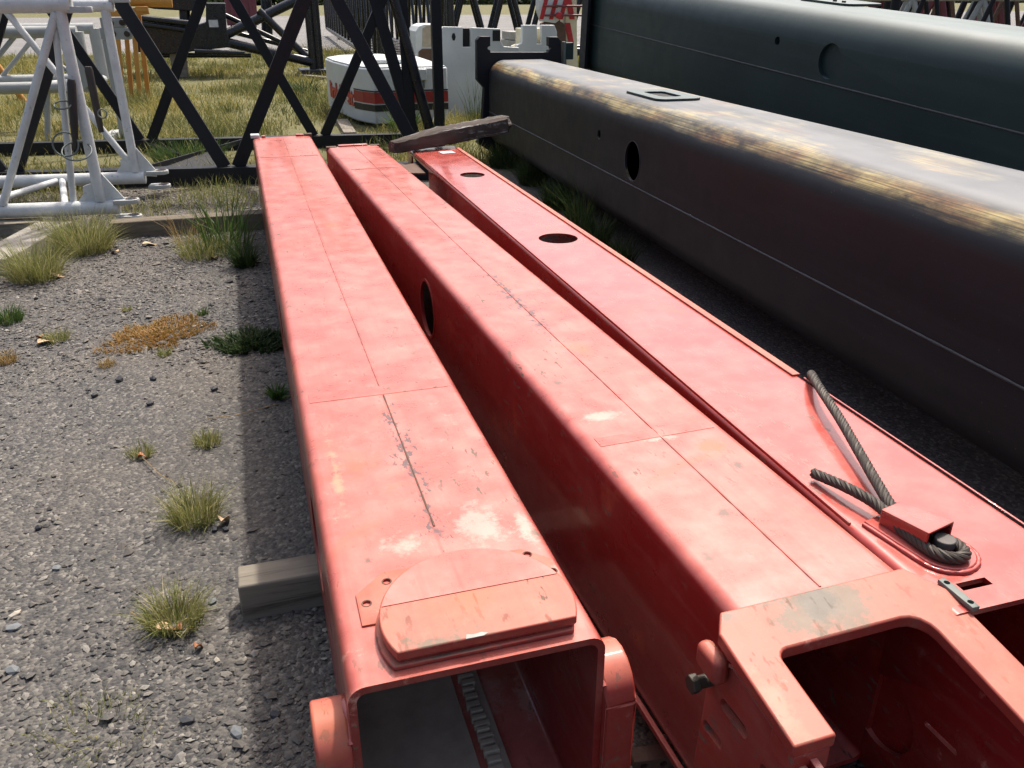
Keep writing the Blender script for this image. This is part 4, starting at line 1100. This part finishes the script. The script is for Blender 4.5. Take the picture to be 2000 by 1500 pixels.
# ------------------------------------------------------------------ notched white slabs
def slabs():
    Y = 12.75
    def XZ(c, pts): return [(onY(a, b, Y).x - c.x, max(0.0, onY(a, b, Y).z)) for a, b in pts]
    c = onY(925, 200, Y); c.z = 0
    t = thing('counterweight', c, 0, 'tall white steel slab with square notches, weeds at its foot', 'counterweight')
    MB().prism(XZ(c, [(861, 268), (860, 60), (866, 52), (904, 53), (904, 92), (921, 92), (921, 54), (977, 56), (978, 80), (984, 91), (1014, 93), (1016, 268)]), 'y', 0, 0.10).build('front_plate', M['cwhite'], t, smooth=0, bevel=0.008)
    MB().prism(XZ(c, [(862, 268), (862, 58), (978, 60), (978, 96), (1014, 98), (1014, 268)]), 'y', 0.22, 0.5).build('back_plate', M['cwhite'], t, smooth=0, bevel=0.008)
    MB().prism(XZ(c, [(864, 268), (864, 100), (1012, 102), (1012, 268)]), 'y', 0.101, 0.219).build('filler', M['rust'], t, smooth=0)
    for (u0, u1, v0, v1) in ((904, 921, 54, 92), (962, 977, 57, 80)):
        MB().prism(XZ(c, [(u0, v1), (u0, v0 + 2), (u1, v0 + 2), (u1, v1)]), 'y', 0.102 if u0 < 950 else -0.006, 0.12 if u0 < 950 else -0.001).build('slot', M['void'], t, smooth=0)  # near-black sheets that paint in the shade of the notches
    a = onY(886, 72, Y) - c
    MB().prism([(a.x + 0.03 * math.cos(R(k)), a.z + c.z + 0.055 * math.sin(R(k))) for k in range(0, 360, 60)], 'y', -0.004, 0.0).build('hole_shade', M['void'], t, smooth=0)  # flat near-black patch, shade of a small opening put in as colour
    c2 = onY(1050, 120, Y + 0.35); c2.z = 0
    Y += 0.35
    t2 = thing('counterweight', c2, 0, 'cream white slab with a slot, standing right behind the black collar', 'counterweight')
    MB().prism(XZ(c2, [(1010, 262), (1010, 88), (1020, 84), (1021, 49), (1049, 49), (1049, 86), (1058, 86), (1058, 49), (1083, 49), (1088, 62), (1088, 262)]), 'y', 0, 0.10).build('front_plate', M['cwhite'], t2, smooth=0, bevel=0.008)
    MB().prism(XZ(c2, [(1012, 262), (1012, 92), (1022, 88), (1022, 56), (1086, 56), (1086, 262)]), 'y', 0.16, 0.4).build('back_plate', M['cream'], t2, smooth=0, bevel=0.008)
    MB().prism(XZ(c2, [(1014, 262), (1014, 96), (1084, 96), (1084, 262)]), 'y', 0.101, 0.159).build('filler', M['rust'], t2, smooth=0)
    Y = 14.9
    c3 = onY(832, 100, Y); c3.z = 0
    t3 = thing('counterweight', c3, 0, 'white block with a rounded hood and rusty opening behind the round counterweight', 'counterweight')
    MB().prism(XZ(c3, [(815, 250), (815, 62), (821, 52), (832, 48), (862, 48), (862, 250)]), 'y', 0.12, 0.8).build('body', M['cwhite'], t3, smooth=30, bevel=0.01)
    MB().prism(XZ(c3, [(828, 92), (828, 56), (836, 51), (852, 51), (852, 92)]), 'y', 0.105, 0.119).build('hood_panel', M['inside'], t3, smooth=0)
    MB().prism(XZ(c3, [(820, 122), (820, 102), (827, 96), (852, 96), (852, 122)]), 'y', 0.10, 0.119).build('rusty_opening', M['rust'], t3, smooth=0)
    Y = 15.2
    c4 = onY(1005, 70, Y); c4.z = 0
    t4 = thing('timber_stack', c4, 0, 'pale stacked blocks seen between the notched white slabs', 'blocks')
    for (a, b, z0, z1) in ((996, 1024, 62, 78), (994, 1022, 79, 96)):
        MB().prism(XZ(c4, [(a, z1), (a, z0), (b, z0), (b, z1)]), 'y', 0, 0.5).build('block', M['concrete'], t4, smooth=0, bevel=0.01)
    q = XZ(c4, [(995, 97), (1021, 97)])
    MB().box((q[0][0], 0.0, 0.0), (q[1][0], 0.5, q[0][1] - 0.002)).build('block', M['concrete'], t4, smooth=0, bevel=0.01)
slabs()

# ------------------------------------------------------------------ red and white striped jib head
def striped_jib():
    Y = 15.5
    c = onY(1095, 100, Y); c.z = 0
    t = thing('jib_head', c, 0, 'cream jib head with red and white hazard stripes and grimy red sheave', 'jib head')
    def q(a, b): p = onY(a, b, Y) - c; return (p.x, p.z + 0.0)
    z = lambda b: onY(1095, b, Y).z
    MB().prism([(onY(a, b, Y).x - c.x, max(0, onY(a, b, Y).z)) for a, b in ((1108, 260), (1108, -20), (1130, -20), (1130, 260))], 'y', 0.1, 0.4).build('mast', M['cream'], t, smooth=0, bevel=0.008)
    pan = MB().prism([(onY(a, b, Y).x - c.x, onY(a, b, Y).z) for a, b in ((1060, 42), (1053, 20), (1053, -20), (1106, -20), (1106, 30), (1085, 45))], 'y', 0.0, 0.2).build('striped_panel', M['cwhite'], t, smooth=0, bevel=0.006)
    for k in range(3):
        x = 1050 + k * 19
        MB().prism([(onY(a, b, Y).x - c.x, onY(a, b, Y).z) for a, b in ((x + 3, 38), (x + 11, 38), (x + 25, -18), (x + 17, -18))], 'y', -0.010, -0.0005).build('stripe', M['hazard_red'], pan, smooth=0)
    for (a, b, d, e) in ((1106, -15, 1124, 38), (1106, 45, 1122, 84)):
        MB().prism([(onY(p, s, Y).x - c.x, onY(p, s, Y).z) for p, s in ((a, b), (a + 11, b), (d + 2, e), (d - 8, e))], 'y', 0.085, 0.0985).build('stripe', M['hazard_red'], t, smooth=0)
    p = onY(1089, 30, Y) - c
    MB().prism(disc(p.x, onY(1089, 30, Y).z, 0.055, 20), 'y', -0.10, -0.02).build('sheave', M['hazard_red'], t, bevel=0.01)
    MB().prism(disc(p.x - 0.05, onY(1086, 12, Y).z, 0.03, 16), 'y', -0.10, -0.02).build('sheave', M['rust'], t, bevel=0.01)
    for b in (12, 30):
        MB().tube(Vector((onY(1062, b, Y).x - c.x, -0.06, onY(1062, b, Y).z)), Vector((onY(1140, b, Y).x - c.x, -0.02, onY(1140, b, Y).z)), 0.018, 8).build('cross_rod', M['wine'], t)
    MB().prism([(onY(a, b, Y).x - c.x, max(0, onY(a, b, Y).z)) for a, b in ((1066, 260), (1064, 46), (1086, 36), (1106, 48), (1107, 260))], 'y', 0.02, 0.3).build('grimy_block', M['rust'], t, smooth=0, bevel=0.02)
striped_jib()
t = thing('steel_box', (5.0, 47.0, 0.0), 0, 'dull wine red steel box far beyond the black boom butt', 'box')
a, b = onY(440, 20, 47.0), onY(502, 20, 47.0)
t.location = ((a.x + b.x) / 2, 47.0, 0)
w = (b.x - a.x) / 2
MB().box((-w, 0, 0.25), (w, 2.2, 2.4)).build('body', M['wine'], t, bevel=0.03)
for x in (-w * 0.6, 0, w * 0.6): MB().box((x - 0.06, -0.06, 0.3), (x + 0.06, -0.001, 2.3)).build('rib', M['wine'], t, bevel=0.01)
for x in (-w * 0.8, w * 0.6): MB().box((x, 0.1, 0.0), (x + 0.2, 2.0, 0.249)).build('skid', M['stripe_black'], t, bevel=0.01)

# ------------------------------------------------------------------ rotten plank across the far ends
def plank():
    a, b = Vector((0.985, 6.20, 0.0)), Vector((1.955, 6.62, 0.0))
    mid = (a + b) / 2; d = b - a; L = d.length
    t = thing('rotten_plank', (mid.x, mid.y, 0.612), math.atan2(d.y, d.x), 'dark rotten plank with peeling pale paint laid across the glossy red section', 'plank')
    n = 26; vs = []; rng = random.Random(9)
    for i in range(n + 1):
        x = (i / n - 0.5) * L
        up = 0.05 * (i / n) ** 1.5
        w = 0.075 * (0.75 + 0.5 * min(1, 3 * i / n)) ; h = 0.145 * (0.6 + 0.3 * min(1, 2.5 * i / n))
        for k in range(10):
            ang = 2 * math.pi * k / 10
            sq = lambda q: math.copysign(abs(q) ** 0.45, q)
            vs.append((x, w * sq(math.cos(ang)) * (rng.uniform(0.88, 1.10) if 0 < i < n else rng.uniform(0.5, 1.1)), h / 2 + up + 0.5 * h * sq(math.sin(ang)) * rng.uniform(0.86, 1.0)))
    fs = [tuple(range(9, -1, -1)), tuple(n * 10 + k for k in range(10))] + [(i*10+k, i*10+(k+1) % 10, i*10+10+(k+1) % 10, i*10+10+k) for i in range(n) for k in range(10)]
    MB().add(vs, fs).build('trunk', M['darkwood'], t, smooth=22)
    for k in range(5):
        x = -0.35 + k * 0.17
        MB().box((x, 0.03, 0.07 + 0.01 * k), (x + 0.11, 0.075, 0.082 + 0.012 * k)).build('splinter', M['darkwood'], t, bevel=0.003)
plank()
# paper ticket stuck on the glossy section and flaked plate ends
tk = onZ(873, 297, 0.615)
o = MB().box((-0.05, -0.045, 0.0), (0.05, 0.045, 0.002)).build('paper_ticket', M['paper'], None, smooth=0)
o.location = (tk.x, tk.y, 0.6125); o.rotation_euler = (0, 0, R(8)); tag(o, 'pale paper ticket lying on the far end of the glossy red section', 'ticket')
t = thing('broken_plate', (1.03, 5.72, 0.0), 0, 'torn rusty plate edge hanging between the middle and glossy red sections', 'plate')
MB().prism([(-0.08, 0.0), (0.09, -0.05), (0.10, 0.34), (0.02, 0.30), (-0.03, 0.36)], 'z', 0.55, 0.562).build('torn_plate', M['rust'], t, smooth=0, bevel=0.002)
MB().box((-0.04, 0.05, 0.0), (0.02, 0.12, 0.549)).build('web', M['rust'], t, bevel=0.004)

# ------------------------------------------------------------------ loose fitting on the soil between the sections
p = onZ(1273, 1478, 0.02)
t = thing('drilled_fitting', (p.x, p.y, 0.0), R(-8), 'small drilled steel fitting on the soil between two red sections', 'fitting')
f = MB().box((-0.05, -0.022, 0.0), (0.05, 0.022, 0.035)).build('plate', M['rust'], t, bevel=0.003)
cut(f, [MB().prism(disc(x, 0.018, 0.009, 16), 'y', -0.1, 0.1) for x in (-0.025, 0.022)])

def board(px0, py0, px1, py1, w, label):
    a, b = onZ(px0, py0, 0.03), onZ(px1, py1, 0.03); m = (a + b) / 2; d = b - a
    o = MB().box((-d.length / 2, -w / 2, -0.02), (d.length / 2, w / 2, 0.035)).build('loose_board', M['oak'], None, bevel=0.005)
    o.location = (m.x, m.y, 0.02); o.rotation_euler = (0, 0, math.atan2(d.y, d.x)); tag(o, label, 'board')
board(668, 236, 684, 262, 0.16, 'short weathered board lying at the foot of the striped counterweight')
board(584, 147, 640, 153, 0.16, 'pale board lying in the grass left of the striped counterweight')
a, b, c3 = onZ(285, 326, 0.13), onZ(398, 291, 0.13), onZ(440, 326, 0.13)
cc = (a + b + c3) / 3
o = MB().prism([(p.x - cc.x, p.y - cc.y) for p in (a, c3, b)], 'z', 0.0, 0.012).build('triangular_plate', M['void'], None, smooth=0, bevel=0.002)
o.location = (cc.x, cc.y, 0.118); tag(o, 'thin black triangular sheet lying on the near chord of the black lattice', 'plate')

# ------------------------------------------------------------------ weeds
T = M['tuft']; G = M['green']; SG = M['shade_green']; DR = M['dry']
tuft('grass_tuft', 382, 1015, 0.16, 0.165, 620, T, 'round yellow green grass tuft with dark stones and a dry leaf at its foot', w=0.0026)
tuft('grass_tuft', 345, 1218, 0.15, 0.15, 520, T, 'sprawling grass tuft with brown leaves caught under it', w=0.0026, lean=(0.3, 0.95))
tuft('grass_tuft', 405, 868, 0.10, 0.085, 260, T, 'small low grass tuft between the round tuft and the faded red section', w=0.0026)
tuft('grass_tuft', 275, 888, 0.10, 0.075, 150, T, 'thin grass sprig beside an orange dead leaf', w=0.0026)
tuft('grass_tuft', 185, 1430, 0.13, 0.07, 170, T, 'faint scattered grass growing through the gravel beside a dark rock', w=0.002, flat=True, lean=(0.5, 0.95))
tuft('grass_tuft', 72, 545, 0.30, 0.34, 900, T, 'feathery pale grass tuft beside the end of the grey plank', w=0.0035)
tuft('grass_tuft', 165, 490, 0.38, 0.36, 1100, T, 'broad feathery grass tuft between the plank and the long sleeper', w=0.0035)
tuft('grass_tuft', 112, 470, 0.26, 0.26, 500, T, 'wispy grass tuft below the white tube end', w=0.0035)
tuft('grass_tuft', 445, 490, 0.34, 0.52, 130, G, 'tall green grass blades leaning over the long sleeper', w=0.008, lean=(0.15, 0.75))
tuft('grass_tuft', 400, 500, 0.34, 0.24, 520, T, 'low yellowish grass in front of the long sleeper', w=0.0035)
tuft('grass_tuft', 478, 520, 0.13, 0.26, 330, SG, 'dark green grass tuft against the side of the faded red section', w=0.005)
tuft('grass_tuft', 365, 480, 0.18, 0.36, 60, DR, 'sparse dry straw blades leaning away from the long sleeper', w=0.004, lean=(0.3, 0.8))
tuft('grass_tuft', 110, 665, 0.13, 0.09, 190, T, 'thin dry grass tuft with crumpled leaves at its edge', w=0.003)
tuft('grass_tuft', 15, 628, 0.16, 0.12, 330, G, 'flat green grass clump at the edge of the gravel', w=0.004)
tuft('grass_tuft', 12, 708, 0.10, 0.08, 190, DR, 'brown dried grass clump on the bare gravel', w=0.0035)
tuft('grass_tuft', 322, 695, 0.06, 0.06, 110, T, 'tiny grass sprout below the orange mat weed', w=0.003)
tuft('grass_tuft', 248, 607, 0.05, 0.05, 80, T, 'tiny grass sprout above the orange mat weed', w=0.003)
tuft('grass_tuft', 396, 613, 0.05, 0.06, 90, G, 'tiny green sprout on gravel between mat weed and red section', w=0.003)
tuft('grass_tuft', 210, 715, 0.08, 0.05, 160, DR, 'thin straw coloured wisps on the gravel below the mat weed', w=0.0025)
tuft('mat_weed', 308, 655, 0.235, 0.045, 2600, M['matweed'], 'flat orange brown mat weed spread on the gravel', 'weed', lean=(0.6, 0.97), w=0.006, flat=True)
tuft('mat_weed', 492, 672, 0.17, 0.075, 1300, SG, 'flat dark green weed spreading from under the faded red section', 'weed', lean=(0.5, 0.97), w=0.009, flat=True)
tuft('leafy_weed', 543, 775, 0.06, 0.10, 60, G, 'small leafy green weed at the foot of the faded red section', 'weed', lean=(0.4, 0.95), w=0.012)
for (x, y, r, h, n, m, lab) in ((985, 318, 0.30, 0.34, 420, SG, 'green grass clump by the collar of the dark grey boom'), (1040, 352, 0.26, 0.36, 380, SG, 'dark grass clump below the dark grey boom, next to the collar clump'),
                                 (1085, 400, 0.22, 0.34, 300, SG, 'deep green grass clump in the gap beside the dark grey boom'), (1135, 440, 0.16, 0.52, 120, G, 'tall bright grass blades rising between glossy red section and dark boom'),
                                 (1165, 470, 0.18, 0.32, 220, SG, 'shaded grass clump at the foot of the tall bright blades'), (1215, 505, 0.16, 0.24, 160, SG, 'low shaded grass further along the gap under the dark boom')):
    tuft('grass_tuft', x, y + 8, r, h, n, m, lab, w=0.007, lean=(0.15, 0.8))
tuft('grass_tuft', 905, 262, 0.45, 0.30, 700, M['field'], 'yellow green grass clump at the foot of the notched white slab', w=0.008)
tuft('tall_weed', 928, 262, 0.18, 0.85, 60, SG, 'tall thin dark weed standing before the notched white slab', 'weed', w=0.007, lean=(0.05, 0.4))
tuft('leafy_weed', 600, 190, 0.35, 0.40, 260, SG, 'arching leafy weed clump beside the round white counterweight', 'weed', w=0.022, lean=(0.4, 0.95))
tuft('leafy_weed', 790, 262, 0.30, 0.40, 260, G, 'green weed clump at the corner of the striped counterweight', 'weed', w=0.014, lean=(0.2, 0.9))
tuft('leafy_weed', 370, 318, 0.75, 0.34, 900, G, 'bright green weed clump between the two chords of the black lattice', 'weed', w=0.008, lean=(0.2, 0.9))

# trailing runner stems
def runner(name, pts, label):
    ps = [onZ(*p, 0.012) for p in pts]; c = ps[0]
    o = MB().path([p - c for p in ps], 0.0016, 5).build(name, DR, None)
    o.location = c; tag(o, label, 'stem')
runner('straw_stem', [(345, 945), (310, 925), (285, 900), (268, 885)], 'long pale runner stem from the round grass tuft')
runner('straw_stem', [(545, 788), (500, 800), (455, 812), (405, 817)], 'thin runner stem lying from the leafy weed over the gravel')
runner('straw_stem', [(300, 1225), (275, 1210), (255, 1195)], 'short runner stem left of the sprawling tuft')

# ------------------------------------------------------------------ loose rocks, leaves
def rock(px, py, sx, sy, sz, mat, label, name='rock', seed=0):
    rng = random.Random(seed + int(px * 3 + py))
    bm = bmesh.new(); bmesh.ops.create_icosphere(bm, subdivisions=1, radius=1.0)
    for v in bm.verts:
        v.co *= rng.uniform(0.72, 1.12); v.co.x *= sx; v.co.y *= sy; v.co.z = max(v.co.z, -0.5) * sz
    me = bpy.data.meshes.new(name); bm.to_mesh(me); bm.free(); me.shade_flat(); me.materials.append(mat)
    o = bpy.data.objects.new(name, me); COL.objects.link(o)
    p = onZ(px, py, 0.0); o.location = (p.x, p.y, ground_z(p.x, p.y) + sz * 0.35); o.rotation_euler = (0, 0, rng.random() * 3)
    return tag(o, label, 'rock')
KD, KG, KP = M['rockdark'], M['rockgrey'], M['rockpale']
rock(368, 1412, 0.026, 0.015, 0.014, KD, 'shiny dark pointed rock lying alone on brown soil')
rock(425, 1294, 0.013, 0.010, 0.009, KP, 'small rounded white pebble below the sprawling tuft')
rock(479, 1292, 0.008, 0.013, 0.008, KP, 'pale tan chip beside the white pebble')
rock(462, 1435, 0.024, 0.017, 0.010, KG, 'flat grey stone beside the end of the faded red section')
rock(538, 1400, 0.018, 0.015, 0.010, KD, 'dark angular stone near the end ear of the faded red section')
rock(420, 1035, 0.020, 0.013, 0.012, KD, 'dark stone at the foot of the round grass tuft')
rock(442, 1036, 0.016, 0.012, 0.013, KD, 'second dark stone at the foot of the round tuft, under the pale leaf')
rock(76, 1034, 0.014, 0.012, 0.013, KD, 'single black stone on open dusty gravel')
rock(25, 1312, 0.024, 0.019, 0.012, KG, 'blue grey flat stone at the gravel edge')
rock(30, 1203, 0.026, 0.014, 0.012, KP, 'long pale stone among grey gravel')
rock(28, 1228, 0.026, 0.017, 0.010, KG, 'broad grey stone below the long pale stone')
rock(112, 1111, 0.020, 0.018, 0.010, KG, 'light blue grey flat stone in the gravel')
rock(415, 1176, 0.019, 0.016, 0.010, KG, 'grey stone beside the square timber end')
rock(419, 762, 0.022, 0.015, 0.016, KD, 'black angular stone alone near the faded red section')
rock(235, 745, 0.028, 0.018, 0.020, KD, 'dark angular stone right below the straw wisps')
rock(300, 742, 0.024, 0.016, 0.015, KD, 'dark flat stone near the leafless gravel, with another behind')
rock(186, 776, 0.020, 0.014, 0.017, KD, 'dark upright stone in coarse gravel')
rock(294, 790, 0.022, 0.015, 0.018, KD, 'black wedge of stone in coarse gravel')
def leaf(px, py, s, mat, label, rz, lift=0.014):
    n = 8; vs = []
    for i in range(n + 1):
        u = i / n; w = 0.42 * math.sin(math.pi * u) ** 0.8 * (1 - 0.25 * u)
        for a in (-1, 0, 1): vs.append(((u - 0.5) * s, a * w * s, lift * (0.4 + abs(a) * 0.9 * math.sin(3 * u + 1) + 0.5 * math.sin(4 * u))))
    fs = [(i*3+k, i*3+k+1, i*3+4+k, i*3+3+k) for i in range(n) for k in (0, 1)]
    o = MB().add(vs, fs).build('dry_leaf', mat, None, smooth=180)
    m = o.modifiers.new('thickness', 'SOLIDIFY'); m.thickness = 0.0008
    p = onZ(px, py); o.location = (p.x, p.y, ground_z(p.x, p.y) + 0.004); o.rotation_euler = (0, 0, rz)
    tag(o, label, 'leaf')
LB, LT = M['leaf_brown'], M['leaf_tan']
leaf(325, 1235, 0.055, LT, 'curled golden leaf under the sprawling grass tuft', 0.3)
leaf(345, 1238, 0.045, LB, 'brown leaf beside the curled golden leaf', 2.6)
leaf(390, 1271, 0.028, LB, 'small pinkish brown leaf below the sprawling tuft', 0.9)
leaf(280, 896, 0.035, LB, 'orange dead leaf beside the thin grass sprig', 0.2)
leaf(440, 1024, 0.05, LT, 'pale crumpled leaf on the dark stones', 1.2, 0.022)
leaf(90, 672, 0.09, LT, 'tan leaf at the edge of the thin dry tuft', 0.8)
leaf(80, 662, 0.06, LB, 'dark red leaf beside the tan leaf', 2.0)
leaf(292, 480, 0.10, LT, 'pinkish leaf scrap in front of the long sleeper', 0.4)
leaf(418, 507, 0.07, LT, 'pale leaf scrap below the tall green blades', 1.9)
leaf(110, 543, 0.10, LT, 'tan dead leaf next to the feathery tuft by the plank', 0.1)
leaf(225, 495, 0.07, LT, 'whitish leaf scrap beside the broad feathery tuft', 2.4)

# far verge: bushes that read as one dark mass
def far_bushes():
    rng = np.random.default_rng(5)
    n = 30000
    x = -60 + rng.random(n) * 230; y = 150 + rng.random(n) * 14
    top = 2.6 + 1.6 * np.sin(x * 0.35) + 1.2 * np.sin(x * 0.9 + 1.0)
    z = rng.random(n) * np.clip(top, 0.8, 6)
    s = 0.35 + 0.4 * rng.random(n)
    V = np.stack([x, y, z], 1)[:, None, :] + rng.normal(0, 1, (n, 3, 3)) * s[:, None, None]
    V[:, :, 2] = np.maximum(V[:, :, 2], 0)
    np_mesh('far_bushes', V.reshape(-1, 3), np.arange(n * 3).reshape(-1, 3), M['bush'], 'dark bushes along the far verge', 'bushes')
far_bushes()
